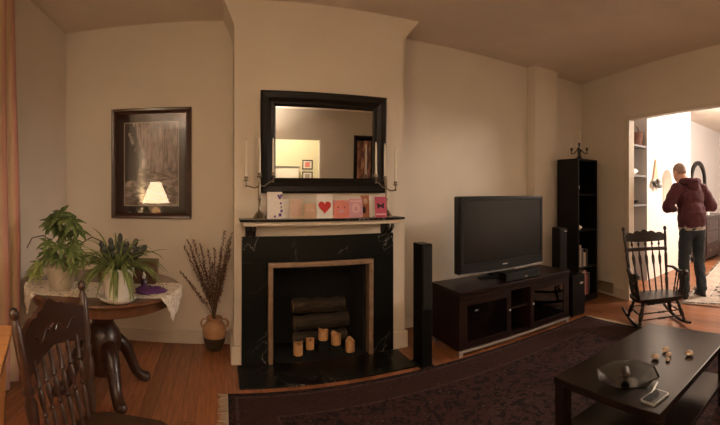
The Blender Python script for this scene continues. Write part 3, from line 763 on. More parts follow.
# ------------------------------------------------------------------ pressed-back dining chair
def pressback():
    t = thing('dining_chair', 'dark oak pressed-back chair with turned spindles at lower left', 'chair', (-0.39, 1.40, 0), -1.711)
    SZ = 0.445
    # seat: saddle outline
    out = []
    for k in range(40):
        a = 2 * pi * k / 40
        x = 0.225 * (abs(cos(a)) ** 0.45) * (1 if cos(a) > 0 else -1); y = 0.205 * (abs(sin(a)) ** 0.5) * (1 if sin(a) > 0 else -1)
        out.append((x * (1.0 + 0.06 * y / 0.2), y))
    b = B(); prism(b, out, 'z', SZ - 0.032, SZ)
    bmesh.ops.bevel(b, geom=[e for e in b.edges if abs(e.verts[0].co.z - e.verts[1].co.z) < 1e-5], offset=0.008, segments=2, affect='EDGES')
    obj('seat', b, 'dark_oak', t, True)
    def yb(z): return -0.185 - 0.12 * max(0, z - SZ) - 0.06 * max(0, z - SZ) ** 2
    for s in (-1, 1):
        pts, rs = [], []
        prof = [(0.40, .016), (0.46, .020), (0.50, .017), (0.53, .023), (0.56, .016), (0.60, .022), (0.66, .023), (0.69, .015), (0.71, .022), (0.73, .015), (0.77, .020), (0.93, .020), (0.955, .013), (0.965, .010), (0.975, .016), (0.990, .018), (1.004, .013), (1.010, .005)]
        for z, r in prof:
            z = SZ + (z - SZ) * 0.945; pts.append((s * (0.195 + 0.05 * (z - SZ) / 0.5), yb(z), z)); rs.append(r)
        b = B(); tube(b, pts, rs, 12); obj('back_post', b, 'dark_oak', t, True)
    def top(u): return 0.875 + 0.045 * (1 - u * u) + 0.016 * cos(u * 3 * pi) * (1 - abs(u)) + (0.018 if abs(u) < 0.45 else 0)
    def bot(u): return 0.755 - 0.028 + 0.05 * (1 - abs(u)) ** 0.8
    def yy(u, z): return yb(z) - 0.030 * (1 - u * u)
    b = B(); panel(b, 26, 0.225, bot, top, yy, 0.020); cr = obj('crest_rail', b, 'dark_oak', t, True)
    # pressed ornament on the crest
    b = B()
    for sgn in (-1, 1):
        pts = [(sgn * (0.02 + 0.13 * k / 14), yb(0.83) - 0.030 * (1 - ((0.02 + 0.13 * k / 14) / 0.2) ** 2) + 0.010, 0.83 + 0.022 * sin(k * 0.62)) for k in range(15)]
        tube(b, pts, [0.0032 * (1 - 0.5 * k / 14) for k in range(15)], 6)
    ell(b, (0, yb(0.83) - 0.03 + 0.008, 0.84), (0.02, 0.006, 0.022), seg=10, rings=6)
    obj('pressed_ornament', b, 'dark_oak', cr, True)
    for k in range(6):
        u = -0.76 + 1.52 * k / 5
        x0, x1 = u * 0.175, u * 0.205
        p0 = (x0, -0.17, SZ - 0.002); p1 = (x1, yy(u, 0.755), 0.77)
        b = B(); turned(b, p0, p1, [(0, .008), (.06, .011), (.12, .007), (.2, .012), (.34, .010), (.40, .006), (.43, .013), (.46, .006), (.55, .011), (.64, .012), (.70, .006), (.73, .014), (.78, .007), (.9, .010), (1, .008)], 10)
        obj('spindle', b, 'dark_oak', t, True)
    legp = [(0, .013), (.05, .016), (.12, .013), (.2, .02), (.42, .022), (.5, .014), (.54, .022), (.58, .014), (.7, .021), (.9, .022), (1, .018)]
    ends = {}
    for sx in (-1, 1):
        for sy in (-1, 1):
            p0 = Vector((sx * 0.205, sy * 0.20 - (0.03 if sy < 0 else 0), 0)); p1 = Vector((sx * 0.165, sy * 0.15, SZ - 0.03)); ends[sx, sy] = (p0, p1)
            b = B(); turned(b, p0, p1, legp, 12); obj('leg', b, 'dark_oak', t, True)
    for a, c, f in (((-1, 1), (1, 1), 0.45), ((-1, 1), (-1, -1), 0.32), ((1, 1), (1, -1), 0.32), ((-1, -1), (1, -1), 0.38)):
        b = B(); turned(b, ends[a][0].lerp(ends[a][1], f), ends[c][0].lerp(ends[c][1], f), [(0, .008), (.3, .011), (.45, .008), (.5, .015), (.55, .008), (.7, .011), (1, .008)], 8); obj('stretcher', b, 'dark_oak', t, True)
pressback()

# ------------------------------------------------------------------ round pedestal table
TC = (-0.81, 2.64)
TZ = 0.74
rt = thing('pedestal_table', 'round oak pedestal table holding the potted plants', 'table', (*TC, 0))
b = B(); lathe(b, [(0.50, TZ - 0.030), (0.525, TZ - 0.026), (0.535, TZ - 0.014), (0.528, TZ - 0.003), (0.515, TZ)], 64); obj('table_top', b, 'table_oak', rt, True)
b = B(); lathe(b, [(0.475, TZ - 0.095), (0.485, TZ - 0.09), (0.485, TZ - 0.031)], 64); obj('apron', b, 'table_oak', rt, True)
b = B(); lathe(b, [(0.085, 0.13), (0.10, 0.17), (0.095, 0.24), (0.12, 0.30), (0.13, 0.36), (0.115, 0.42), (0.075, 0.48), (0.085, 0.53), (0.12, 0.56), (0.14, 0.60), (0.14, TZ - 0.094)], 24); obj('pedestal', b, 'dark_oak', rt, True)
for a in (-0.93, 0.64, 2.21, 3.78):
    d = Vector((cos(a), sin(a), 0))
    b = B()
    pr = [(0.06, 0.36, .050), (0.13, 0.345, .056), (0.20, 0.29, .054), (0.25, 0.20, .046), (0.29, 0.115, .042), (0.34, 0.062, .042), (0.385, 0.045, .044), (0.415, 0.044, .036), (0.428, 0.044, .015)]
    tube(b, [d * r * 0.84 + Vector((0, 0, z)) for r, z, _ in pr], [q for _, _, q in pr], 12, flat=0.85)
    obj('leg', b, 'dark_oak', rt, True)

# lace runner: lies across the top and drops over the rim at the ends
def lace_mesh():
    me = bpy.data.meshes.new('lace'); vs, fs = [], []
    nu, nv = 60, 16
    ax = Vector((0.98, 0.196, 0)); ay = Vector((-0.196, 0.98, 0))
    for i in range(nu + 1):
        u = -0.59 + 1.17 * i / nu
        for j in range(nv + 1):
            v = -0.19 + 0.38 * j / nv
            sc = 0.012 * abs(sin(i * 0.9)) * (1 if j in (0, nv) else 0) * (1 if j else -1)
            p = ax * u + ay * (v + sc)
            p += Vector((0.05, -0.165, 0))
            r = p.length; z = TZ + 0.0025 + 0.0012 * sin(u * 40) * sin(v * 50)
            if r > 0.528:
                ex = r - 0.528; p = p.normalized() * (0.539 + 0.004 * sin(v * 60)); z = TZ + 0.001 - ex * 1.0
            vs.append((p.x, p.y, z))
    for i in range(nu):
        for j in range(nv):
            if (i * 5 + j * 3) % 11 == 0 and 0 < j < nv - 1 and (i % 2): continue
            p = i * (nv + 1) + j; fs.append((p, p + nv + 1, p + nv + 2, p + 1))
    me.from_pydata(vs, [], fs); me.materials.append(M['lace'])
    o = bpy.data.objects.new('lace_runner', me); C.objects.link(o); o.location = (*TC, 0)
    sm = o.modifiers.new('thick', 'SOLIDIFY'); sm.thickness = 0.0015
    return o
tag(lace_mesh(), 'cream lace runner across the round table, hanging over its rim', 'table runner')

def leaf_blade(bm, root, d0, length, width, droop, seg=7, fold=0.25):
    """arching strap leaf"""
    d = Vector(d0).normalized(); p = Vector(root); row = []
    for k in range(seg + 1):
        t = k / seg
        wd = width * (0.55 + 0.45 * sin(min(1, t * 1.6) * pi / 2)) * (1 - t ** 3) + 0.0006
        side = d.cross(Vector((0, 0, 1)))
        if side.length < 0.05: side = Vector((1, 0, 0))
        side.normalize()
        row.append((bm.verts.new(p - side * wd / 2 + Vector((0, 0, wd * fold))), bm.verts.new(p), bm.verts.new(p + side * wd / 2 + Vector((0, 0, wd * fold)))))
        p = p + d * (length / seg); d = (d + Vector((0, 0, -droop / seg))).normalized()
    for a, c in zip(row, row[1:]):
        bm.faces.new((a[0], a[1], c[1], c[0])); bm.faces.new((a[1], a[2], c[2], c[1]))
def thicken(o, th=0.0012):
    m = o.modifiers.new('thick', 'SOLIDIFY'); m.thickness = th; return o

# white pot with spider plant and holiday cactus
PX, PY = -0.60, 2.245
pz = TZ + 0.004
sp = thing('potted_spider_plant', 'spider plant with dark cactus pads in a white pot and saucer', 'plant', (PX, PY, pz))
b = B(); lathe(b, [(0.085, 0.0), (0.105, 0.012), (0.112, 0.026), (0.106, 0.028), (0.092, 0.014), (0.02, 0.010)], 28); obj('saucer', b, 'pot_white', sp, True)
b = B(); lathe(b, [(0.064, 0.014), (0.072, 0.03), (0.088, 0.13), (0.092, 0.165), (0.097, 0.168), (0.098, 0.195), (0.090, 0.197), (0.084, 0.175), (0.02, 0.17)], 28); obj('pot', b, 'pot_white', sp, True)
b = B(); lathe(b, [(0.083, 0.165), (0.06, 0.178), (0.01, 0.182)], 16); obj('soil', b, 'soil', sp, True)
random.seed(21); b = B()
for k in range(125):
    a = random.uniform(0, 2 * pi); el = random.uniform(0.25, 1.3)
    L_ = random.uniform(0.16, 0.34)
    leaf_blade(b, (0.04 * cos(a), 0.04 * sin(a), 0.175), (cos(a) * cos(el), sin(a) * cos(el), sin(el)), L_, random.uniform(0.013, 0.020), random.uniform(1.5, 2.9), 8)
so = thicken(obj('strap_leaves', b, 'spider_leaf', sp, True)); so['kind'] = 'stuff'
# a few long runners
for k, (a, L_, el, dr) in enumerate(((3.0, 0.38, 0.85, 1.4), (2.6, 0.34, 1.0, 1.5), (0.35, 0.30, 0.75, 0.9), (3.5, 0.36, 0.5, 1.8))):
    b = B(); leaf_blade(b, (0.03 * cos(a), 0.03 * sin(a), 0.18), (cos(a) * cos(el), sin(a) * cos(el), sin(el)), L_, 0.013, dr, 12)
    thicken(obj('long_leaf', b, 'leaf_pale' if k < 2 else 'spider_leaf', sp, True))
random.seed(5)
for k, (dx, dy, lean, hh) in enumerate(((-0.075, 0.03, -0.35, 0.10), (-0.04, 0.05, -0.15, 0.115), (0.0, 0.05, 0.02, 0.14), (0.03, 0.04, 0.18, 0.10), (0.06, 0.05, 0.35, 0.12), (0.085, 0.03, 0.75, 0.11), (0.055, 0.02, 0.65, 0.09), (-0.06, 0.06, -0.5, 0.08), (0.02, 0.06, -0.1, 0.09))):
    b = B()
    c0 = Vector((dx, dy, 0.235)); up_ = Vector((sin(lean), 0, cos(lean)))
    for q, (t0, hw_) in enumerate(((0.18, 0.018), (0.55, 0.024), (0.85, 0.017))):
        c = c0 + up_ * hh * t0; ell(b, c, (hw_, 0.005, hh * 0.24), (0, lean, 0), 10, 6)
    tube(b, [(dx * 0.4, dy * 0.5, 0.17), (dx, dy, 0.24)], 0.006, 6)
    obj('cactus_pad', b, 'cactus_leaf', sp, True)

# schefflera in a beige pot
SX, SY = -1.03, 2.42
sf = thing('potted_umbrella_plant', 'umbrella plant with finger leaves in a beige pot by the curtain', 'plant', (SX, SY, TZ + 0.004))
b = B(); lathe(b, [(0.070, 0.0), (0.078, 0.02), (0.095, 0.09), (0.097, 0.125), (0.112, 0.128), (0.110, 0.142), (0.100, 0.150), (0.085, 0.185), (0.078, 0.19), (0.07, 0.17), (0.01, 0.165)], 26); obj('pot', b, 'pot_beige', sf, True)
b = B(); lathe(b, [(0.070, 0.165), (0.04, 0.178), (0.01, 0.18)], 14); obj('soil', b, 'soil', sf, True)
trunk = [(0, 0, 0.165), (-0.005, 0, 0.25), (0.008, 0.005, 0.33), (0.0, 0.0, 0.42)]
b = B(); tube(b, trunk, [0.010, 0.009, 0.007, 0.005], 8); obj('stem', b, 'stem', sf, True)
random.seed(9)
heads = [(0.0, -0.02, 0.47, 0.10), (-0.06, 0.0, 0.42, 0.09), (0.09, -0.02, 0.43, 0.10), (0.12, 0.0, 0.37, 0.085), (0.05, -0.04, 0.35, 0.075), (-0.05, -0.05, 0.40, 0.06), (0.02, -0.06, 0.27, 0.075), (-0.08, -0.04, 0.29, 0.075),
         (0.10, -0.04, 0.25, 0.08), (-0.11, 0.02, 0.22, 0.08), (-0.04, -0.09, 0.22, 0.075), (0.04, -0.1, 0.20, 0.07), (0.13, 0.02, 0.20, 0.075), (-0.15, -0.02, 0.14, 0.075), (0.07, 0.05, 0.30, 0.07), (-0.02, 0.06, 0.36, 0.07), (-0.17, -0.05, 0.09, 0.07), (0.11, -0.08, 0.155, 0.06)]
for i, (x, y, z, s) in enumerate(heads):
    s *= 1.12; b = B(); n = random.choice((6, 7, 8)); a0 = random.uniform(0, 6); face = Vector((random.uniform(0.0, 0.6), random.uniform(-1.0, -0.4), 0.8)).normalized(); fs_, ft_ = frame_of(face)
    base_z = max(0.18, min(z - 0.09, 0.40))
    tube(b, [(0, 0, base_z), (x * 0.6, y * 0.6, (base_z + z) / 2 + 0.015), (x, y, z)], 0.0028, 5)
    for k in range(n):
        a = a0 + 2 * pi * k / n
        d = fs_ * cos(a) + ft_ * sin(a) + face * random.uniform(-0.25, 0.15)
        d = d.normalized()
        side = d.cross(face).normalized(); p = Vector((x, y, z)); row = []
        for q in range(6):
            t_ = q / 5; wd = s * 0.32 * sin(min(1, 0.1 + t_) * pi * 0.92) + 0.001
            row.append((b.verts.new(p - side * wd / 2 + Vector((0, 0, wd * 0.25))), b.verts.new(p), b.verts.new(p + side * wd / 2 + Vector((0, 0, wd * 0.25)))))
            p = p + d * (s / 5); d = (d + Vector((0, 0, -0.16))).normalized()
        for a1, c1 in zip(row, row[1:]):
            b.faces.new((a1[0], a1[1], c1[1], c1[0])); b.faces.new((a1[1], a1[2], c1[2], c1[1]))
    thicken(obj('leaf_whorl', b, 'leaf_pale' if i in (13, 16) else 'leaf_green', sf, True), 0.001)
for k, pts in enumerate(([(-0.02, 0.02, 0.18), (-0.08, 0.05, 0.29), (-0.16, 0.06, 0.33), (-0.24, 0.05, 0.31), (-0.27, 0.03, 0.24)], [(0.03, 0.03, 0.18), (0.1, 0.08, 0.28), (0.18, 0.10, 0.33), (0.26, 0.10, 0.30)])):
    b = B(); tube(b, pts, 0.004, 6); obj('runner_stalk', b, 'stem', sf, True)

# box, purple cloth and bottle on the table
wb_ = thing('wooden_box', 'reddish wooden box on the round table behind the white pot', 'box', (-0.66, 2.80, TZ + 0.004), 0.10)
obj('box_body', bx(-0.20, 0.20, -0.13, 0.13, 0.0, 0.10, bevel=0.003), 'box_wood', wb_)
b = B(); prism(b, [(-0.135, 0.101), (0.135, 0.101), (0.13, 0.125), (0.06, 0.145), (-0.06, 0.145), (-0.13, 0.125)], 'x', -0.205, 0.205); obj('lid', b, 'box_wood', wb_)
b = B(); random.seed(3)
lathe(b, [(0.075, 0), (0.082, 0.008), (0.06, 0.022), (0.035, 0.03), (0.005, 0.026)], 20)
for v in b.verts:
    a = atan2(v.co.y, v.co.x); k = 1 + 0.22 * sin(a * 3 + 1) + 0.10 * sin(a * 7); v.co.x *= k * 1.15; v.co.y *= k * 0.8; v.co.z *= 1 + 0.3 * sin(a * 5)
o = obj('folded_cloth', b, 'purple_cloth', None, True, loc=(-0.455, 2.47, TZ + 0.006)); tag(o, 'crumpled purple cloth on the lace beside the bottle', 'cloth')
bt = thing('small_bottle', 'small dark bottle with a white cap beside the purple cloth', 'bottle', (-0.505, 2.56, TZ + 0.006))
b = B(); lathe(b, [(0.020, 0), (0.022, 0.004), (0.022, 0.05), (0.012, 0.062), (0.010, 0.066)], 14); obj('bottle_body', b, 'bottle_glass', bt, True)
b = B(); lathe(b, [(0.0115, 0.064), (0.0115, 0.085), (0.006, 0.098), (0.004, 0.11)], 12); obj('cap', b, 'white_plastic', bt, True)

# ------------------------------------------------------------------ vase with dried stalks
vs_ = thing('stoneware_vase', 'two-tone terracotta and dark glazed vase with handles by the chimney', 'vase', (-0.065, 3.49, 0))
b = B(); lathe(b, [(0.058, 0), (0.064, 0.006), (0.090, 0.07), (0.1005, 0.118)], 26); obj('dark_foot', b, 'glaze_dark', vs_, True)
b = B(); lathe(b, [(0.1005, 0.118), (0.104, 0.16), (0.097, 0.205), (0.070, 0.24), (0.060, 0.252), (0.064, 0.272), (0.072, 0.28), (0.060, 0.28), (0.050, 0.255), (0.01, 0.25)], 26); obj('body', b, 'terracotta', vs_, True)
for s in (-1, 1):
    b = B(); tube(b, [(s * 0.055, 0, 0.262), (s * 0.10, 0, 0.262), (s * 0.118, 0, 0.235), (s * 0.112, 0, 0.205), (s * 0.092, 0, 0.19)], 0.009, 8); obj('handle', b, 'terracotta', vs_, True)
db = thing('dried_flower_bunch', 'tall bunch of dried brown flower stalks standing in the vase', 'dried flowers', (-0.065, 3.49, 0.258))
random.seed(31)
stalks = [(-0.24, 0.70, 0.0), (-0.27, 0.64, -0.02), (-0.19, 0.69, 0.03), (-0.30, 0.42, -0.04), (-0.21, 0.58, 0.05), (-0.13, 0.66, 0.02), (-0.10, 0.52, -0.06), (-0.06, 0.60, 0.06), (-0.02, 0.50, -0.03), (0.0, 0.62, 0.0),
          (0.03, 0.46, 0.05), (0.06, 0.62, -0.05), (0.085, 0.77, 0.02), (0.12, 0.70, -0.02), (0.14, 0.60, 0.03), (0.15, 0.76, -0.06), (0.10, 0.50, -0.08), (-0.16, 0.46, 0.0), (0.13, 0.66, -0.10), (-0.04, 0.42, -0.07)]
for (x, h, y) in stalks:
    b = B(); n = 8
    pts = [Vector((x * (t ** 1.2) + random.uniform(-.004, .004), y * t, h * t)) for t in [k / n for k in range(n + 1)]]
    tube(b, pts, [0.0035 - 0.002 * k / n for k in range(n + 1)], 5)
    st = obj('stalk', b, 'dry_stem', db, True)
    f = B()
    for k in range(90):
        t = 0.30 + 0.70 * k / 89; i = min(n - 1, int(t * n)); p = pts[i].lerp(pts[i + 1], t * n - i)
        a = random.uniform(0, 2 * pi); r = random.uniform(0.006, 0.024) * (1.15 - 0.7 * (t - 0.36) / 0.64)
        c = p + Vector((r * cos(a), r * sin(a), random.uniform(-.004, .006))); s_ = random.uniform(0.005, 0.009)
        q = [f.verts.new(c + Vector(v) * s_) for v in ((1, 0, 0), (-.5, .87, 0), (-.5, -.87, 0), (0, 0, 1.6))]
        for tri in ((0, 1, 3), (1, 2, 3), (2, 0, 3), (2, 1, 0)): f.faces.new([q[z] for z in tri])
    fo = obj('seed_heads', f, 'dry_flower', st); fo['kind'] = 'stuff'

# ------------------------------------------------------------------ oriental rug
rg = thing('area_rug', 'dark red oriental rug with fringed ends on the living room floor', 'rug', (1.755, 1.50, 0.0))
RX, RY = 1.715, 1.21
b = B()
box(b, -RX, RX, -RY, RY, 0.0006, 0.0075, bevel=0.002)
obj('pile', b, 'rug_oriental', rg)
random.seed(8)
for s in (-1, 1):
    b = B(); n = 230
    for k in range(n):
        y = -RY + 2 * RY * (k + 0.5) / n; L_ = random.uniform(0.045, 0.075); dy = random.uniform(-0.012, 0.012)
        x0, x1 = s * RX, s * (RX + L_)
        q = [b.verts.new(v) for v in ((x0, y - 0.004, 0.004), (x0, y + 0.004, 0.004), (x1, y + dy + 0.002, 0.0012), (x1, y + dy - 0.002, 0.0012), (x0, y, 0.006), (x1, y + dy, 0.0035))]
        for f in ((0, 1, 4), (2, 3, 5), (0, 4, 5, 3), (4, 1, 2, 5), (1, 0, 3, 2)): b.faces.new([q[i] for i in f])
    fo = obj('fringe', b, 'fringe', rg); fo['kind'] = 'stuff'

# ------------------------------------------------------------------ loudspeakers
def tower(label, loc, rz, w_, d_, h):
    t = thing('tower_speaker', label, 'speaker', loc, rz, 'slim black tower speakers')
    obj('cabinet', bx(-w_ / 2, w_ / 2, -d_ / 2, d_ / 2, 0.012, h, bevel=0.005), 'black_wood', t)
    obj('plinth', bx(-w_ / 2 - 0.012, w_ / 2 + 0.012, -d_ / 2 - 0.012, d_ / 2 + 0.012, 0, 0.012, bevel=0.003), 'black_plastic', t)
    g = obj('grille', bx(-w_ / 2 + 0.006, w_ / 2 - 0.006, -d_ / 2 - 0.010, -d_ / 2, h * 0.47, h - 0.02, bevel=0.004), 'black_cloth', t)
    obj('grille_frame', bx(-w_ / 2 + 0.003, w_ / 2 - 0.003, -d_ / 2 - 0.004, -d_ / 2 + 0.001, h * 0.465, h - 0.015, bevel=0.002), 'black_plastic', g)
    return t
tower('slim black tower speaker just right of the fireplace', (1.535, 2.80, 0), 0.0, 0.095, 0.15, 0.965)
t2 = tower('slim black tower speaker between television stand and bookcase', (3.47, 3.09, 0), -0.25, 0.105, 0.16, 0.955)
obj('maker_badge', bx(0.01, 0.045, -0.0915, -0.089, 0.915, 0.925), 'silver', t2)
sw = thing('subwoofer', 'black cube subwoofer on the floor beside the bookcase', 'speaker', (3.45, 2.875, 0.0), -0.1)
obj('cabinet', bx(-0.10, 0.10, -0.10, 0.10, 0.014, 0.455, bevel=0.008), 'black_wood', sw)
obj('badge', bx(0.02, 0.065, -0.1035, -0.10, 0.35, 0.372), 'silver', sw)
for sx in (-1, 1):
    for sy in (-1, 1):
        q = B(); lathe(q, [(0.014, 0), (0.014, 0.014)], 10, (sx * 0.08, sy * 0.08, 0)); obj('foot', q, 'black_plastic', sw)

# ------------------------------------------------------------------ television stand
TX0, TX1, TY0, TY1, TH = 1.85, 3.23, 2.74, 3.19, 0.545
ts = thing('television_stand', 'low espresso television stand with glass doors and a steel foot rail', 'cabinet', (0, 0, 0))
obj('top', bx(TX0 - 0.012, TX1 + 0.012, TY0 - 0.012, TY1, TH - 0.03, TH, bevel=0.004), 'espresso', ts)
obj('side_panel', bx(TX0, TX0 + 0.03, TY0, TY1, 0.045, TH - 0.03), 'espresso', ts)
obj('side_panel', bx(TX1 - 0.03, TX1, TY0, TY1, 0.045, TH - 0.03), 'espresso', ts)
obj('bottom_panel', bx(TX0 + 0.03, TX1 - 0.03, TY0 + 0.02, TY1, 0.06, 0.09), 'espresso', ts)
obj('back_panel', bx(TX0 + 0.03, TX1 - 0.03, TY1 - 0.012, TY1, 0.09, TH - 0.03), 'black_wood', ts)
C0, C1 = 2.42, 2.66
for x in (C0, C1): obj('divider', bx(x - 0.012, x + 0.012, TY0 + 0.02, TY1 - 0.012, 0.09, TH - 0.03), 'espresso', ts)
obj('middle_shelf', bx(C0 + 0.012, C1 - 0.012, TY0 + 0.02, TY1 - 0.012, 0.29, 0.31), 'espresso', ts)
obj('inner_shelf', bx(TX0 + 0.03, C0 - 0.012, TY0 + 0.03, TY1 - 0.012, 0.29, 0.305), 'espresso', ts)
obj('inner_shelf', bx(C1 + 0.012, TX1 - 0.03, TY0 + 0.03, TY1 - 0.012, 0.29, 0.305), 'espresso', ts)
obj('upper_rail', bx(TX0 + 0.03, TX1 - 0.03, TY0, TY0 + 0.018, TH - 0.075, TH - 0.03), 'espresso', ts)
for x0, x1, kx in ((TX0 + 0.03, C0 - 0.002, C0 - 0.03), (C1 + 0.002, TX1 - 0.03, C1 + 0.03)):
    f = B(); za, zb, sw_ = 0.062, TH - 0.078, 0.05
    for a in ((x0, x0 + sw_, za, zb), (x1 - sw_, x1, za, zb), (x0 + sw_, x1 - sw_, za, za + sw_), (x0 + sw_, x1 - sw_, zb - sw_, zb)):
        box(f, a[0], a[1], TY0, TY0 + 0.018, a[2], a[3])
    d = obj('door', f, 'espresso', ts)
    obj('pane', bx(x0 + sw_, x1 - sw_, TY0 + 0.006, TY0 + 0.010, za + sw_, zb - sw_), 'door_glass', d)
    q = B(); ell(q, (kx, TY0 - 0.014, 0.30), (0.011, 0.011, 0.011), seg=12, rings=8); tube(q, [(kx, TY0, 0.30), (kx, TY0 - 0.012, 0.30)], 0.004, 8); obj('knob', q, 'silver', d, True)
b = B(); box(b, TX0 - 0.005, TX1 + 0.005, TY0 - 0.004, TY0 + 0.012, 0.028, 0.050, bevel=0.003); obj('foot_rail', b, 'steel_bar', ts)
for x in (TX0 + 0.02, TX1 - 0.02):
    for y in (TY0 + 0.015, TY1 - 0.03):
        obj('foot', bx(x - 0.02, x + 0.02, y - 0.012, y + 0.012, 0.009 if y < 2.72 else 0.0, 0.045), 'steel_bar', ts)
cbx = thing('cable_box', 'black cable box with a white display light behind the left glass door', 'electronics', (2.13, 2.95, 0.3055))
obj('case', bx(-0.19, 0.19, -0.14, 0.14, 0, 0.06, bevel=0.004), 'black_plastic', cbx); obj('display', bx(-0.07, -0.035, -0.1415, -0.14, 0.026, 0.040), 'led', cbx)
dv = thing('disc_player', 'silver disc player behind the right glass door', 'electronics', (2.90, 2.95, 0.3055))
obj('case', bx(-0.20, 0.20, -0.15, 0.15, 0, 0.045, bevel=0.003), 'silver', dv); obj('disc_tray', bx(-0.13, 0.02, -0.152, -0.15, 0.018, 0.034), 'black_plastic', dv)
rc = thing('receiver', 'pale silver receiver on the lower shelf of the television stand', 'electronics', (2.90, 2.95, 0.0905))
obj('case', bx(-0.20, 0.20, -0.15, 0.15, 0.008, 0.12, bevel=0.004), 'silver', rc)
obj('dial', lathe(B(), [(0.022, 0), (0.02, 0.014)], 16), 'black_plastic', rc, True, loc=(0.13, -0.15, 0.065), rot=(pi / 2, 0, 0))
obj('display', bx(-0.15, 0.05, -0.152, -0.15, 0.05, 0.085), 'black_plastic', rc)
for sx in (-0.16, 0.16):
    obj('foot', bx(sx - 0.015, sx + 0.015, -0.12, 0.12, 0, 0.008), 'black_plastic', rc)

# ------------------------------------------------------------------ television
tv = thing('television', 'large black flat television on the espresso stand', 'television', (2.576, 3.05, TH))
W2 = 0.542
zb, zt = 0.062, 0.785
b = B(); box(b, -W2, W2, -0.035, 0.06, zb, zt, bevel=0.012); obj('housing', b, 'black_plastic', tv)
b = B(); box(b, -W2 * 0.7, W2 * 0.7, 0.06, 0.11, zb + 0.12, zt - 0.14, bevel=0.02); obj('rear_bulge', b, 'black_plastic', tv)
obj('screen', bx(-W2 + 0.045, W2 - 0.045, -0.0385, -0.034, zb + 0.105, zt - 0.042), 'screen', tv)
b = B()
for a in ((-W2 + 0.012, -W2 + 0.044, zb + 0.09, zt - 0.012), (W2 - 0.044, W2 - 0.012, zb + 0.09, zt - 0.012), (-W2 + 0.044, W2 - 0.044, zt - 0.041, zt - 0.012)): box(b, a[0], a[1], -0.043, -0.034, a[2], a[3], bevel=0.003)
obj('bezel', b, 'black_plastic', tv)
obj('speaker_strip', bx(-W2 + 0.012, W2 - 0.012, -0.041, -0.034, zb + 0.014, zb + 0.088), 'black_cloth', tv)
# silver lower lip, bowed
pl_ = [(-W2 + 0.004 + (2 * W2 - 0.008) * k / 24, zb - 0.012 * sin(pi * k / 24)) for k in range(25)]
b = B(); prism(b, pl_ + [(x, z + 0.012) for x, z in reversed(pl_)], 'y', -0.042, -0.02); obj('silver_lip', b, 'silver', tv)
obj('maker_mark', bx(-0.03, 0.03, -0.0425, -0.041, zb + 0.05, zb + 0.060), 'silver', tv)
obj('neck', bx(-0.16, 0.16, -0.01, 0.04, 0.018, zb + 0.02), 'black_plastic', tv)
b = B(); lathe(b, [(0.30, 0), (0.30, 0.012), (0.27, 0.020), (0.02, 0.022)], 36)
for v in b.verts: v.co.y *= 0.45
obj('base', b, 'black_plastic', tv, True)
cs = thing('centre_speaker', 'long black centre speaker on the stand below the television', 'speaker', (2.60, 2.83, TH), 0.0)
obj('cabinet', bx(-0.215, 0.215, -0.055, 0.055, 0.002, 0.075, bevel=0.004), 'black_wood', cs)
obj('grille', bx(-0.21, 0.21, -0.060, -0.055, 0.006, 0.071, bevel=0.002), 'black_cloth', cs); obj('badge', bx(0.02, 0.052, -0.062, -0.060, 0.018, 0.028), 'silver', cs)

# ------------------------------------------------------------------ bookcase
BX0, BX1, BY0, BY1, BH = 3.765, 4.157, 3.05, 3.386, 1.757
bc = thing('bookcase', 'tall narrow black bookcase in the corner', 'bookcase', (0, 0, 0))
obj('side_panel', bx(BX0, BX0 + 0.022, BY0, BY1, 0, BH), 'black_wood', bc); obj('side_panel', bx(BX1 - 0.022, BX1, BY0, BY1, 0, BH), 'black_wood', bc)
obj('top_panel', bx(BX0, BX1, BY0, BY1, BH, BH + 0.02, bevel=0.003), 'black_wood', bc); obj('back_panel', bx(BX0 + 0.022, BX1 - 0.022, BY1 - 0.01, BY1, 0.06, BH), 'black_wood', bc)
obj('kick_board', bx(BX0 + 0.022, BX1 - 0.022, BY0 + 0.01, BY0 + 0.025, 0, 0.06), 'black_wood', bc)
SHZ = [0.06, 0.44, 0.90, 1.34]
for z in SHZ: obj('shelf', bx(BX0 + 0.022, BX1 - 0.022, BY0 + 0.004, BY1 - 0.01, z - 0.018 if z > 0.1 else z - 0.0, z + (0.0 if z > 0.1 else 0.018)), 'black_wood', bc)
def book(x0, x1, z, h, m, label, y=None, dp=0.18):
    y = BY0 + 0.03 if y is None else y
    t = thing('book', label, 'book', ((x0 + x1) / 2, y, z), group='books in the corner bookcase')
    w_ = (x1 - x0) / 2
    b = B(); box(b, -w_, -w_ + 0.003, 0, dp, 0, h); box(b, w_ - 0.003, w_, 0, dp, 0, h); box(b, -w_ + 0.003, w_ - 0.003, 0, 0.003, 0, h); obj('cover', b, m, t)
    obj('pages', bx(-w_ + 0.003, w_ - 0.003, 0.004, dp - 0.006, 0.004, h - 0.004), 'card_white', t)
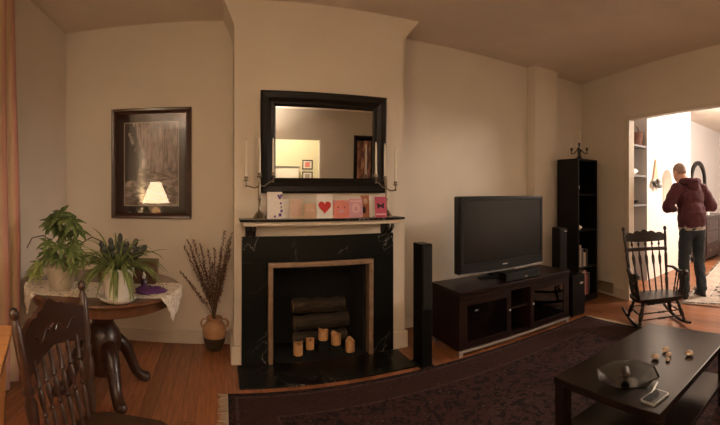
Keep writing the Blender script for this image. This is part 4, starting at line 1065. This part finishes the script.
bl = [(3.795, 3.825, 0.078, 0.28, 'book_pink', 'pink-spined book at the left of the lowest shelf'), (3.827, 3.850, 0.078, 0.26, 'book_black', 'thin black book beside the pink one, lowest shelf'), (3.852, 3.885, 0.078, 0.27, 'book_blue', 'dark blue book on the lowest shelf'),
      (3.887, 3.925, 0.078, 0.30, 'book_cream', 'tall cream-spined book on the lowest shelf'), (3.928, 3.965, 0.078, 0.31, 'book_pink', 'wide rose-spined book right of the tall cream one'), (3.968, 4.0, 0.078, 0.25, 'book_red', 'dark red book on the lowest shelf'), (4.003, 4.045, 0.078, 0.27, 'book_black', 'thick black book at the right of the lowest shelf'),
      (3.80, 3.835, 0.44, 0.24, 'book_green', 'dark green book at the left of the second shelf'), (3.838, 3.868, 0.44, 0.27, 'book_cream', 'cream book standing on the second shelf'), (3.871, 3.91, 0.44, 0.22, 'book_blue', 'blue-black book on the second shelf'), (3.913, 3.955, 0.44, 0.17, 'book_cream', 'short pale book at the right end of the second shelf'), (3.957, 4.0, 0.44, 0.21, 'book_black', 'black book closing the second shelf row')]
for a in bl: book(*a)
orn = thing('glass_ornament', 'round pale ornament on a stem on the bookcase upper shelf', 'ornament', (3.845, 3.12, 1.341))
b = B(); lathe(b, [(0.022, 0), (0.022, 0.005), (0.006, 0.012), (0.005, 0.05)], 14); obj('stand', b, 'brass', orn, True)
b = B(); ell(b, (0, 0, 0.085), (0.026, 0.026, 0.036), seg=16, rings=10); obj('globe', b, 'wax_white', orn, True)
cl = thing('white_dish', 'small white dish on the middle bookcase shelf', 'dish', (3.87, 3.12, 0.901))
b = B(); lathe(b, [(0.020, 0), (0.022, 0.004), (0.042, 0.030), (0.044, 0.036), (0.036, 0.030), (0.01, 0.010)], 18); obj('bowl', b, 'white_plastic', cl, True)
b = B(); lathe(b, [(0.034, 0.034), (0.026, 0.044), (0.006, 0.048), (0.007, 0.058), (0.002, 0.060)], 16); obj('lid', b, 'white_plastic', cl, True)
Bc = (4.00, 3.22, BH + 0.02)
bar = [(-0.085, -0.05, 0.115), (0.0, 0.0, 0.19), (0.085, 0.05, 0.115), (0.05, -0.085, 0.125), (-0.05, 0.085, 0.125)]
candelabrum('candelabrum', 'small dark branched candelabra on top of the black bookcase', Bc, bar, 0.185, 'iron', base_r=0.04)
taper((Bc[0] + bar[4][0], Bc[1] + bar[4][1], Bc[2] + bar[4][2] + 0.026), 0.24, 'left white taper on the bookcase candelabra', 0.011)
taper((Bc[0] + bar[2][0], Bc[1] + bar[2][1], Bc[2] + bar[2][2] + 0.026), 0.26, 'right white taper on the bookcase candelabra', 0.011)

# wall register beside the opening
n_ = Vector((-1, 0.25, 0)).normalized()
vp = skew_pt(3.06, -0.019, 0.03)
vt = thing('wall_vent', 'bronze slatted heating vent low on the right wall', 'vent', vp, rot=(0, 0, -pi / 2 - 0 + (pi / 2 - atan2(1, 0.25)) * -1))
obj('frame', bx(-0.14, 0.14, -0.012, 0, 0, 0.135, bevel=0.003), 'vent_metal', vt)
for k in range(7): obj('slat', bx(-0.12, 0.12, -0.016, -0.010, 0.012 + k * 0.0165, 0.021 + k * 0.0165), 'vent_metal', vt)

# ------------------------------------------------------------------ rocking chair
def rocker():
    t = thing('rocking_chair', 'dark wooden rocking chair with spindle back before the opening', 'chair', (3.70, 1.955, 0.0046), 2.44)
    t.scale = (1.10, 0.92, 1.0)
    m = 'rocker_wood'; SZ = 0.40
    out = []
    for k in range(36):
        a = 2 * pi * k / 36
        out.append((0.235 * (abs(cos(a)) ** 0.45) * (1 if cos(a) > 0 else -1), 0.215 * (abs(sin(a)) ** 0.45) * (1 if sin(a) > 0 else -1)))
    b = B(); prism(b, out, 'z', SZ - 0.042, SZ)
    bmesh.ops.bevel(b, geom=[e for e in b.edges if abs(e.verts[0].co.z - e.verts[1].co.z) < 1e-5], offset=0.012, segments=3, affect='EDGES'); obj('seat', b, m, t, True)
    b = B(); panel(b, 8, 0.20, lambda u: SZ - 0.005, lambda u: SZ + 0.012, lambda u, z: 0.195, 0.03); obj('seat_roll', b, m, t, True)
    def yb(z): return -0.19 - 0.30 * (z - SZ)
    for s in (-1, 1):
        prof = [(0.38, .013), (0.45, .017), (0.50, .019), (0.53, .013), (0.55, .020), (0.57, .013), (0.66, .017), (0.74, .018), (0.77, .012), (0.79, .019), (0.82, .014), (0.90, .017), (0.965, .015), (0.985, .011), (0.995, .019), (1.012, .020), (1.026, .012), (1.03, .004)]
        b = B(); tube(b, [(s * (0.185 + 0.04 * (z - SZ) / 0.6), yb(z), z) for z, r in prof], [r for z, r in prof], 10); obj('back_post', b, m, t, True)
    b = B(); panel(b, 30, 0.208, lambda u: 0.885 - 0.012 * (1 - u * u), lambda u: 0.945 + 0.035 * (1 - abs(u)) + 0.018 * abs(cos(u * 2.5 * pi)), lambda u, z: yb(z) - 0.030 * (1 - u * u), 0.020); obj('crest_rail', b, m, t, True)
    b = B(); panel(b, 16, 0.205, lambda u: 0.785, lambda u: 0.818, lambda u, z: yb(z) - 0.028 * (1 - u * u), 0.022); obj('mid_rail', b, m, t, True)
    for k in range(5):
        u = -0.72 + 1.44 * k / 4; cv = -0.028 * (1 - u * u)
        b = B(); turned(b, (u * 0.20, yb(0.815) + cv, 0.812), (u * 0.205, yb(0.885) + cv, 0.888), [(0, .006), (.3, .007), (.45, .014), (.6, .014), (.75, .007), (1, .007)], 8); obj('short_spindle', b, m, t, True)
        b = B(); turned(b, (u * 0.175, -0.175, SZ - 0.003), (u * 0.20, yb(0.787) + cv, 0.79), [(0, .008), (.25, .009), (.5, .009), (.62, .010), (.70, .016), (.82, .018), (.90, .010), (.94, .008), (1, .007)], 8); obj('spindle', b, m, t, True)
    for s in (-1, 1):
        b = B(); pts = [(s * 0.205, yb(0.63), 0.625), (s * 0.235, -0.15, 0.63), (s * 0.25, -0.02, 0.605), (s * 0.25, 0.09, 0.615), (s * 0.245, 0.16, 0.635), (s * 0.243, 0.20, 0.622), (s * 0.242, 0.215, 0.60)]
        tube(b, pts, [0.016, 0.020, 0.022, 0.024, 0.028, 0.026, 0.014], 10, flat=0.6); obj('arm', b, m, t, True)
        for y, r in ((0.15, 0.014), (0.07, 0.009), (0.0, 0.009), (-0.07, 0.009)):
            b = B(); turned(b, (s * 0.212, y * 0.95, SZ - 0.01), (s * 0.248, y, 0.615), [(0, r), (.2, r * 1.3), (.3, r * .7), (.5, r * 1.1), (.7, r * .8), (.8, r * 1.4), (.88, r * .8), (1, r)], 8); obj('arm_post', b, m, t, True)
    ends = {}
    for sx in (-1, 1):
        for sy in (-1, 1):
            p0 = Vector((sx * 0.225, sy * 0.19, 0.052)); p1 = Vector((sx * 0.165, sy * 0.13, SZ - 0.035)); ends[sx, sy] = (p0, p1)
            b = B(); turned(b, p0, p1, [(0, .014), (.1, .018), (.18, .013), (.25, .021), (.5, .023), (.62, .014), (.67, .022), (.72, .014), (.9, .02), (1, .017)], 10); obj('leg', b, m, t, True)
        pts = []
        for k in range(17):
            y = -0.42 + 0.76 * k / 16; pts.append((sx * 0.225, y, 0.020 + 0.34 * (y + 0.0) ** 2 if True else 0))
        b = B(); tube(b, pts, [0.008] + [0.017] * 15 + [0.012], 8); obj('rocker', b, m, t, True)
    sp_ = [(0, .008), (.25, .010), (.38, .008), (.44, .016), (.5, .012), (.56, .016), (.62, .008), (.75, .010), (1, .008)]
    for a, c, f in (((-1, 1), (1, 1), 0.5), ((-1, 1), (-1, -1), 0.42), ((1, 1), (1, -1), 0.42), ((-1, -1), (1, -1), 0.5), ((-1, 1), (1, 1), 0.25)):
        b = B(); turned(b, ends[a][0].lerp(ends[a][1], f), ends[c][0].lerp(ends[c][1], f), sp_, 8); obj('stretcher', b, m, t, True)
rocker()
for o in bpy.data.objects:                                  # low nursing-rocker proportions: seat near 0.3 m, tall back
    if o.parent and o.parent.name == 'rocking_chair' and not o.name.startswith('rocker'):
        for v in o.data.vertices:
            v.co.z = v.co.z * 0.725 if v.co.z < 0.40 else 0.29 + (v.co.z - 0.40) * 1.09

# ------------------------------------------------------------------ coffee table
CX0, CX1, CY0, CY1, CH = 1.48, 2.475, 0.765, 1.357, 0.45
ct = thing('coffee_table', 'long dark wood coffee table with a lower shelf at lower right', 'table', (0, 0, 0))
obj('top', bx(CX0, CX1, CY0, CY1, CH - 0.035, CH, bevel=0.004), 'coffee_wood', ct)
obj('apron', bx(CX0 + 0.06, CX1 - 0.06, CY0 + 0.06, CY1 - 0.06, CH - 0.075, CH - 0.036), 'coffee_wood', ct)
for x in (CX0 + 0.035, CX1 - 0.035):
    for y in (CY0 + 0.035, CY1 - 0.035): obj('leg', bx(x - 0.03, x + 0.03, y - 0.03, y + 0.03, 0.009, CH - 0.036, bevel=0.003), 'coffee_wood', ct)
obj('lower_shelf', bx(CX0 + 0.02, CX1 - 0.02, CY0 + 0.02, CY1 - 0.02, 0.17, 0.195, bevel=0.003), 'coffee_wood', ct)
gb = thing('glass_bowl', 'wide clear eight-sided glass bowl on the coffee table', 'bowl', (1.637, 1.018, CH + 0.001), 0.3)
b = B(); seg = 8
lathe(b, [(0.075, 0.0), (0.080, 0.004), (0.125, 0.030), (0.172, 0.062), (0.180, 0.074), (0.176, 0.077), (0.166, 0.066), (0.120, 0.036), (0.074, 0.010), (0.01, 0.009)], seg)
for v in b.verts:
    a = atan2(v.co.y, v.co.x); r = sqrt(v.co.x ** 2 + v.co.y ** 2); v.co.z *= 0.70; v.co.x *= 0.88; v.co.y *= 0.88
obj('bowl', b, 'clear_glass', gb)
b = B(); ell(b, (0, 0, 0.028), (0.036, 0.028, 0.022), (0, 0, 0.4), 14, 8)
for v in b.verts: v.co += Vector((0.004 * sin(v.co.y * 90), 0.004 * sin(v.co.x * 80), 0.004 * sin(v.co.x * 70 + v.co.y * 60)))
o = obj('dark_wrapper', b, 'dark_fruit', None, True, loc=(1.66, 1.045, CH + 0.012)); tag(o, 'dark crumpled lump lying inside the glass bowl', 'wrapper')
random.seed(17)
for x, y, r, lb in ((1.955, 1.035, 0.021, 'rounded tan nut nearest the glass bowl'), (2.07, 1.030, 0.020, 'tan nut at the back of the little group'), (2.02, 0.985, 0.017, 'small tan nut in the middle of the group'), (1.965, 0.965, 0.014, 'smallest tan nut at the front of the group'), (2.08, 0.885, 0.022, 'tan nut lying apart towards the table edge')):
    b = B(); ell(b, (0, 0, r * 0.72), (r * 1.1, r * 0.9, r * 0.72), None, 12, 8)
    for v in b.verts:
        a = atan2(v.co.y, v.co.x); v.co.x *= 1 + 0.10 * sin(a * 3 + r * 900); v.co.y *= 1 + 0.10 * cos(a * 2)
    nt_ = thing('tan_nut', lb, 'nut', (x, y, CH + 0.0005), random.uniform(0, 3), 'nuts on the coffee table')
    obj('shell', b, 'pebble', nt_, True); b = B(); tube(b, [(r * 0.9, 0, r * 0.7), (r * 1.25, 0, r * 0.85)], [r * 0.35, r * 0.1], 6); obj('tip', b, 'pebble', nt_, True)
ph = thing('mobile_phone', 'black phone with a bright silver rim at the coffee table corner', 'phone', (1.585, 0.842, CH + 0.0005), -0.12)
def rrect(w_, h_, r, n=5):
    p = []
    for cx, cy, a0 in ((w_ - r, h_ - r, 0), (-w_ + r, h_ - r, pi / 2), (-w_ + r, -h_ + r, pi), (w_ - r, -h_ + r, 1.5 * pi)):
        p += [(cx + r * cos(a0 + pi / 2 * k / n), cy + r * sin(a0 + pi / 2 * k / n)) for k in range(n + 1)]
    return p
obj('rim', prism(B(), rrect(0.062, 0.038, 0.009), 'z', 0, 0.0085), 'silver', ph)
obj('screen', prism(B(), rrect(0.057, 0.033, 0.006), 'z', 0.0085, 0.0092), 'screen', ph)
pn = thing('white_pen', 'slim white pen lying between the bowl and the phone', 'pen', (1.665, 0.885, CH + 0.0055), 0.25)
b = B(); tube(b, [(-0.06, 0, 0), (0.05, 0, 0)], 0.005, 10); obj('barrel', b, 'white_plastic', pn, True)
b = B(); tube(b, [(0.05, 0, 0), (0.064, 0, -0.003)], [0.0048, 0.001], 10); obj('tip', b, 'silver', pn, True)

# ------------------------------------------------------------------ person in the next room
def solid(name, bm, m, parent, voxel, smooth_it=6, wrinkle=0.0, wscale=0.1):
    o = obj(name, bm, m, parent, 'full')
    r = o.modifiers.new('one_surface', 'REMESH'); r.mode = 'VOXEL'; r.voxel_size = voxel; r.use_smooth_shade = True
    s = o.modifiers.new('soften', 'SMOOTH'); s.factor = 0.5; s.iterations = smooth_it
    if wrinkle:
        tx = bpy.data.textures.new(name + '_folds', 'CLOUDS'); tx.noise_scale = wscale; tx.noise_depth = 2
        d = o.modifiers.new('folds', 'DISPLACE'); d.texture = tx; d.strength = wrinkle; d.mid_level = 0.5; d.texture_coords = 'LOCAL'
    return o
pe = thing('person', 'person in a burgundy hoodie and dark jeans, seen from behind, head bowed', 'person', (4.835, 2.02, 0.0072), -0.66)
HC = Vector((-0.05, 0.26, 1.615))            # head centre; head bowed forward
hr = Matrix.Translation(HC) @ Matrix.Rotation(0.25, 4, 'Z') @ Matrix.Rotation(-0.55, 4, 'X') @ Matrix.Scale(1.10, 4)
def hp(x, y, z): return hr @ Vector((x, y, z))
def hell(bm, c, r):
    res = bmesh.ops.create_uvsphere(bm, u_segments=18, v_segments=12, radius=1.0)
    bmesh.ops.transform(bm, matrix=hr @ Matrix.Translation(Vector(c)) @ Matrix.Diagonal((*r, 1)), verts=res['verts'])
b = B()
hell(b, (0, -0.012, 0.03), (0.076, 0.094, 0.092)); hell(b, (0, 0.035, -0.035), (0.062, 0.062, 0.075)); hell(b, (0, 0.055, -0.085), (0.036, 0.034, 0.030))   # skull, face, chin
hell(b, (0, 0.097, -0.022), (0.013, 0.018, 0.024)); hell(b, (0, 0.085, 0.015), (0.045, 0.014, 0.010))                                                        # nose, brow
for s in (-1, 1): hell(b, (s * 0.078, -0.008, -0.012), (0.010, 0.020, 0.031))                                                                                 # ears
capsule(b, (0, 0.10, 1.42), 0.066, hp(0, -0.02, -0.04), 0.058)                                                                                                # neck
ell(b, (0, 0.05, 1.25), (0.165, 0.105, 0.22)); ell(b, (0, 0.0, 1.02), (0.15, 0.105, 0.15)); ell(b, (0, -0.01, 0.92), (0.155, 0.12, 0.12))
ARM = {}
for s in (-1, 1):
    sh_, el_, wr_ = Vector((s * 0.185, 0.075, 1.40)), Vector((s * 0.33, 0.055, 1.165)), Vector((s * 0.10, 0.305, 1.125))
    ARM[s] = (sh_, el_, wr_)
    capsule(b, sh_, 0.052, el_, 0.042); capsule(b, el_, 0.041, wr_, 0.027)
    hand = Vector((s * 0.045, 0.355, 1.13))
    d = (hand - wr_).normalized(); side = d.cross(Vector((0, 0, 1))).normalized() * s
    capsule(b, wr_, 0.027, hand, 0.024); 
    for k in range(4):        # fingers curl inwards around the letter
        off = Vector((0, 0, 0.030 - 0.020 * k)); L_ = (0.075, 0.083, 0.077, 0.060)[k]
        p0 = hand + off * 0.9; p1 = p0 + d * L_ * 0.5 + Vector((0, 0.008, 0)); p2 = p1 + (d * 0.4 + Vector((-s * 0.85, -0.25, 0))).normalized() * L_ * 0.5
        capsule(b, p0, 0.0098, p1, 0.009, 8); capsule(b, p1, 0.009, p2, 0.0078, 8)
    t0 = wr_ + d * 0.03 + Vector((0, -0.004, 0.022)); t1 = t0 + Vector((-s * 0.028, 0.02, 0.022)); t2 = t1 + Vector((-s * 0.026, 0.022, 0.004))
    capsule(b, t0, 0.012, t1, 0.0105, 8); capsule(b, t1, 0.0105, t2, 0.0085, 8)
    hip, kn, an = Vector((s * 0.09, -0.01, 0.90)), Vector((s * 0.115, 0.02, 0.49)), Vector((s * 0.125, -0.03, 0.09))
    if s > 0: kn = Vector((0.105, 0.015, 0.49)); an = Vector((0.12, -0.05, 0.09))
    capsule(b, hip, 0.085, kn, 0.056); capsule(b, kn, 0.054, an, 0.038); capsule(b, an, 0.038, an + Vector((s * 0.02, 0.12, -0.045)), 0.032)
body = solid('body', b, 'skin', pe, 0.0065, 3)
# hair: close-cropped cap round the sides and back
b = B(); hell(b, (0, -0.020, 0.034), (0.0775, 0.0905, 0.0905)); hell(b, (0, -0.050, -0.012), (0.064, 0.050, 0.050))
hair = solid('cropped_hair', b, 'hair', body, 0.007, 3)
for s in (-1, 1):
    q = B(); hell(q, (s * 0.028, 0.080, -0.004), (0.012, 0.010, 0.009)); obj('eye', q, 'eye_white', body, 'full')
q = B(); hell(q, (0, 0.090, -0.062), (0.022, 0.008, 0.006)); obj('mouth', q, 'lips', body, 'full')
# hoodie
b = B()
ell(b, (0, 0.055, 1.27), (0.205, 0.150, 0.215)); ell(b, (0, 0.01, 1.08), (0.200, 0.150, 0.20)); ell(b, (0, 0.065, 1.375), (0.185, 0.125, 0.115))
lathe(b, [(0.185, 0.90), (0.198, 0.915), (0.200, 1.0), (0.198, 1.1)], 24)
for v in b.verts:
    if v.co.z < 1.101 and abs((v.co.x ** 2 + v.co.y ** 2) ** 0.5 - 0.19) < 0.02: v.co.y = v.co.y * 0.74
for s in (-1, 1):
    sh_, el_, wr_ = ARM[s]
    capsule(b, sh_, 0.088, el_ + Vector((s * 0.012, -0.01, 0)), 0.075); capsule(b, el_ + Vector((s * 0.012, -0.01, 0)), 0.072, wr_, 0.044)
ell(b, (0, 0.085, 1.46), (0.105, 0.095, 0.055)); 
hood = solid('hoodie', b, 'hoodie', pe, 0.011, 6, 0.030, 0.085)
b = B()                                           # hood lying on the shoulders
pts = [Vector((0.125 * cos(a), 0.070 + 0.105 * sin(a), 1.475 + 0.035 * -sin(a) * 0.5 + 0.02 * abs(cos(a)))) for a in [pi * 0.85 + 1.3 * pi * k / 16 for k in range(17)]]
tube(b, pts, [0.028 + 0.022 * sin(pi * k / 16) for k in range(17)], 12); ell(b, (0, -0.035, 1.425), (0.095, 0.048, 0.080), (0.25, 0, 0))
solid('hood', b, 'hoodie', hood, 0.009, 6, 0.012, 0.06)
b = B(); lathe(b, [(0.178, 0.862), (0.190, 0.868), (0.190, 0.93)], 28)
for v in b.verts: v.co.y *= 0.72
bmesh.ops.transform(b, matrix=Matrix.Rotation(0.0, 4, 'Z'), verts=b.verts[:])
obj('shirt_hem', b, 'grey_shirt', pe, True)
# jeans
b = B(); ell(b, (0, -0.01, 0.88), (0.172, 0.128, 0.11))
for s in (-1, 1):
    hip, kn, an = Vector((s * 0.088, -0.012, 0.86)), Vector((s * 0.112, 0.02, 0.49)), Vector((s * 0.122, -0.03, 0.10))
    if s > 0: an = Vector((0.118, -0.05, 0.10))
    capsule(b, hip, 0.100, kn, 0.077); capsule(b, kn, 0.077, an, 0.070)
jeans = solid('jeans', b, 'denim', pe, 0.010, 4, 0.026, 0.07)
for s in (-1, 1):
    an = Vector((s * 0.122, -0.03, 0)) if s < 0 else Vector((0.118, -0.05, 0))
    b = B(); ell(b, (an.x + s * 0.006, an.y + 0.0, 0.062), (0.044, 0.060, 0.045)); ell(b, (an.x + s * 0.018, an.y + 0.105, 0.045), (0.048, 0.095, 0.036)); box(b, an.x - 0.035, an.x + 0.035, an.y - 0.055, an.y + 0.03, 0.012, 0.05)
    q = solid('shoe', b, 'shoe', pe, 0.009, 4)
    k_ = B(); prism(k_, [(an.x + s * 0.012 + (0.046 + 0.006 * sin(a)) * cos(a), an.y + 0.055 + 0.140 * sin(a)) for a in [2 * pi * k / 20 for k in range(20)]], 'z', 0.0, 0.022); obj('sole', k_, 'shoe', q)
le = obj('letter', bx(-0.055, 0.055, 0.345, 0.347, 1.08, 1.20), 'card_white'); le.matrix_world = Matrix.Translation((4.835, 2.02, 0.0072)) @ Matrix.Rotation(-0.66, 4, 'Z')
tag(le, 'small pale letter held in the hands of the person', 'letter')

# ------------------------------------------------------------------ next room furnishings
r2 = thing('dining_rug', 'pale patterned rug under the feet of the standing person', 'rug', (6.28, 1.18, 0.0), 0.17)
b = B(); box(b, -1.6, 1.6, -1.15, 1.15, 0.0006, 0.007, bevel=0.002); obj('pile', b, 'rug_pale', r2)
random.seed(4)
b = B()
for k in range(110):
    y = -1.15 + 2.3 * (k + .5) / 110; L_ = random.uniform(0.03, 0.05)
    box(b, -1.6 - L_, -1.6, y - 0.004, y + 0.004, 0.0006, 0.004)
q = obj('fringe', b, 'fringe', r2); q['kind'] = 'stuff'
ds = thing('dresser', 'dark wood dresser with round knobs beside the standing person', 'dresser', (7.12, 2.70, 0))
DWd, DD, DH = 1.5, 0.62, 0.88
obj('carcass', bx(0, DWd, 0, DD, 0.08, DH - 0.03), 'cherry_dark', ds); obj('top', bx(-0.02, DWd + 0.02, -0.02, DD, DH - 0.03, DH, bevel=0.006), 'cherry_dark', ds)
for x in (0.04, DWd - 0.04):
    for y in (0.05, DD - 0.05): obj('foot', bx(x - 0.03, x + 0.03, y - 0.03, y + 0.03, 0, 0.08, bevel=0.006), 'cherry_dark', ds)
for i in range(2):
    for j in range(3):
        x0 = 0.04 + i * 0.72; z0 = 0.11 + j * 0.25
        d = obj('drawer', bx(x0, x0 + 0.70, -0.018, 0.0, z0, z0 + 0.235, bevel=0.005), 'cherry_dark', ds)
        for kx in (0.17, 0.53):
            q = B(); ell(q, (x0 + kx, -0.034, z0 + 0.12), (0.017, 0.014, 0.017), seg=12, rings=8); tube(q, [(x0 + kx, -0.018, z0 + 0.12), (x0 + kx, -0.03, z0 + 0.12)], 0.007, 8); obj('knob', q, 'pewter', d, True)
for j in range(3):
    d = obj('side_panel', bx(-0.010, 0.0, 0.05, DD - 0.05, 0.12 + j * 0.25, 0.33 + j * 0.25, bevel=0.003), 'cherry_dark', ds)
# things on the dresser
jb = thing('trinket_box', 'white and red trinket box on the dresser by the person', 'box', (7.26, 2.82, DH + 0.0005), 0.2)
obj('box_body', bx(-0.09, 0.09, -0.07, 0.07, 0, 0.07, bevel=0.004), 'white_plastic', jb); obj('lid', bx(-0.095, 0.095, -0.075, 0.075, 0.07, 0.095, bevel=0.004), 'card_magenta', jb)
vz = thing('flower_vase', 'small glass vase with pale flowers standing on the dresser', 'vase', (7.50, 3.02, DH + 0.0005))
b = B(); lathe(b, [(0.04, 0), (0.05, 0.02), (0.055, 0.08), (0.03, 0.13), (0.035, 0.15)], 16); obj('body', b, 'silver', vz, True)
random.seed(2)
for k in range(7):
    a = k * 0.9; p = Vector((0.07 * cos(a), 0.07 * sin(a), 0.24 + 0.03 * (k % 3)))
    b = B(); tube(b, [(0, 0, 0.12), p], 0.003, 5); s_ = obj('flower_stem', b, 'stem', vz); b = B()
    for j in range(6): ell(b, (p.x + 0.018 * cos(j), p.y + 0.018 * sin(j), p.z), (0.016, 0.016, 0.011), None, 8, 6)
    obj('blossom', b, ('card_blush', 'white_plastic', 'card_lilac')[k % 3], s_, True)
bk2 = thing('silver_tray', 'silver tray on the dresser in front of the trinket box', 'tray', (7.62, 2.63 + 0.12, DH + 0.0005))
bk2.location = (7.62, 2.83, DH + 0.0005)
b = B(); lathe(b, [(0.10, 0), (0.13, 0.012), (0.125, 0.015), (0.098, 0.005), (0.01, 0.004)], 24); obj('dish', b, 'silver', bk2, True)
b = B(); lathe(b, [(0.035, 0.005), (0.04, 0.04), (0.02, 0.07), (0.015, 0.12), (0.025, 0.13)], 16); obj('goblet', b, 'silver', bk2, True)
# arched mirror above the dresser
am = thing('arched_mirror', 'arch-topped mirror with a dark frame behind the standing person', 'mirror', (8.45, 3.398, 1.18))
def arch_poly(w_, h0, n=20): return [(-w_, 0), (w_, 0)] + [(w_ * cos(pi * k / n), h0 + w_ * sin(pi * k / n)) for k in range(n + 1)]
o1, i1 = arch_poly(0.46, 0.42), arch_poly(0.37, 0.42)
i1[0] = (-0.37, 0.08); i1[1] = (0.37, 0.08)
b = B(); n = len(o1)
va = [b.verts.new((x, -0.05, z)) for x, z in o1]; vb = [b.verts.new((x, -0.05, z)) for x, z in i1]; vc = [b.verts.new((x, 0.0, z)) for x, z in o1]; vd = [b.verts.new((x, 0.0, z)) for x, z in i1]
for i in range(n):
    j = (i + 1) % n
    b.faces.new((va[i], va[j], vb[j], vb[i])); b.faces.new((vc[i], vc[j], va[j], va[i])); b.faces.new((vb[i], vb[j], vd[j], vd[i])); b.faces.new((vd[i], vd[j], vc[j], vc[i]))
obj('frame', b, 'mirror_frame', am)
b = B(); prism(b, i1, 'y', -0.02, -0.014); obj('mirror_glass', b, 'mirror_glass', am)
# hanging wall bouquet
hb = thing('wall_bouquet', 'dried bouquet hanging on the white wall left of the niche', 'wall decoration', (5.63, 2.998, 1.48))
b = B(); prism(b, [(-0.09, 0.06), (0.09, 0.06), (0.0, 0.40)], 'y', -0.03, -0.004); obj('paper_cone', b, 'card_tan', hb)
b = B(); tube(b, [(0, -0.006, 0.38), (0, -0.006, 0.45)], 0.003, 6); obj('hanging_cord', b, 'stem', hb)
random.seed(6)
for k in range(16):
    b = B(); c = (random.uniform(-.11, .11), random.uniform(-.09, -.03), random.uniform(-.05, .09)); r = random.uniform(.025, .04)
    ell(b, c, (r, r * 0.8, r * 0.9), None, 10, 7)
    for v in b.verts: v.co *= 1 + 0.0 ; v.co += Vector((0.005 * sin(v.co.z * 200), 0, 0.005 * sin(v.co.x * 190)))
    obj('dried_blossom', b, ('white_plastic', 'iron', 'shelf_grey')[k % 3], hb, True)
# alcove shelves left of the white breast
for z, lb in ((2.07, 'upper grey alcove shelf carrying the basket'), (1.62, 'middle grey alcove shelf with the white figurine'), (1.18, 'lower grey alcove shelf in the next room')):
    s_ = thing('alcove_shelf', lb, 'shelf', (0, 0, z), group='grey alcove shelves in the next room')
    obj('shelf_board', bx(4.72, 5.383, 3.01, 3.399, -0.03, 0.0, bevel=0.003), 'shelf_grey', s_)
    for x in (4.80, 5.30): obj('shelf_bracket', prism(B(), [(3.399, -0.031), (3.20, -0.031), (3.399, -0.12)], 'x', x - 0.008, x + 0.008), 'shelf_grey', s_)
struct(obj('wall_dining_shaded_side', bx(5.384, 5.3895, 3.002, 3.399, 0.0, H), 'shaded_side_grey'))  # shade put in as colour: grey sheet over the white breast's left side
bs = thing('wicker_basket', 'reddish wicker basket on the highest alcove shelf', 'basket', (5.235, 3.13, 2.0705))
b = B(); lathe(b, [(0.10, 0), (0.105, 0.01), (0.13, 0.18), (0.138, 0.19), (0.128, 0.192), (0.12, 0.18), (0.095, 0.012), (0.01, 0.012)], 22); obj('woven_body', b, 'wicker', bs, True)
for z in (0.05, 0.10, 0.15):
    b = B(); r = 0.106 + z * 0.14; tube(b, [(r * cos(2 * pi * k / 22), r * sin(2 * pi * k / 22), z) for k in range(23)], 0.006, 6); obj('woven_band', b, 'wicker', bs, True)
b = B(); tube(b, [(0.13 * cos(a), 0, 0.185 + 0.13 * sin(a)) for a in [pi * k / 12 for k in range(13)]], 0.008, 8); obj('handle', b, 'wicker', bs, True)
fg = thing('white_figurine', 'small white bird figurine on the middle alcove shelf', 'figurine', (5.22, 3.13, 1.6205))
b = B(); ell(b, (0, 0, 0.055), (0.075, 0.04, 0.045), (0, -0.3, 0)); ell(b, (-0.06, 0, 0.10), (0.028, 0.025, 0.028)); ell(b, (0.075, 0, 0.06), (0.05, 0.02, 0.012), (0, -0.4, 0)); solid('bird_body', b, 'white_plastic', fg, 0.006, 3)
q = B(); tube(q, [(-0.085, 0, 0.10), (-0.105, 0, 0.096)], [0.008, 0.001], 6); obj('beak', q, 'brass', fg)
bw = thing('dark_bowl', 'dark shallow bowl on the lowest alcove shelf', 'bowl', (5.22, 3.18, 1.1805))
b = B(); lathe(b, [(0.05, 0), (0.06, 0.01), (0.11, 0.05), (0.115, 0.055), (0.10, 0.05), (0.02, 0.015)], 20); obj('bowl', b, 'iron', bw, True)

# ------------------------------------------------------------------ what the big mirror shows behind the camera
hp_ = []
for z, m, lb in ((1.55, 'card_coral', 'upper small framed picture seen in the mirror'), (1.23, 'book_cream', 'lower small framed picture seen in the mirror')):
    t = thing('hall_picture', lb, 'picture', (2.33, -4.398, z), pi, 'two small hall pictures in the mirror')
    frame_profile(0.29, 0.26, 0.028, 0.02, 'mirror_frame', t); obj('mount', bx(-0.13, 0.13, -0.006, -0.001, 0.015, 0.245), 'card_white', t); obj('print', bx(-0.07, 0.07, -0.008, -0.006, 0.06, 0.20), m, t)
pf = thing('portrait_picture', 'dark framed reddish portrait seen at the right of the mirror', 'picture', (3.31, YR + 0.002, 1.12), pi)
PW2, PH2 = 0.52, 1.25
frame_profile(PW2, PH2, 0.05, 0.03, 'mirror_frame', pf)
obj('mount', bx(-PW2 / 2 + 0.02, PW2 / 2 - 0.02, -0.008, -0.002, 0.02, PH2 - 0.02), 'black_wood', pf)
uv_quad('print', [(-0.17, -0.0085, 0.10), (0.17, -0.0085, 0.10), (0.17, -0.0085, PH2 - 0.12), (-0.17, -0.0085, PH2 - 0.12)], 'portrait_print', pf)
sb = thing('hall_cabinet', 'pale panelled cabinet in the bright hall seen in the mirror', 'cabinet', (1.42, -4.398, 0), pi)
obj('carcass', bx(-0.6, 0.6, -0.35, 0.0, 0.0, 1.60), 'white_wall', sb); obj('top', bx(-0.63, 0.63, -0.38, 0, 1.60, 1.63, bevel=0.005), 'shelf_grey', sb)
for x in (-0.58, 0.02):
    d = obj('door', bx(x, x + 0.56, -0.368, -0.35, 0.05, 1.56, bevel=0.006), 'white_wall', sb); obj('door_panel', bx(x + 0.08, x + 0.48, -0.374, -0.366, 0.13, 1.46, bevel=0.006), 'white_wall', d)
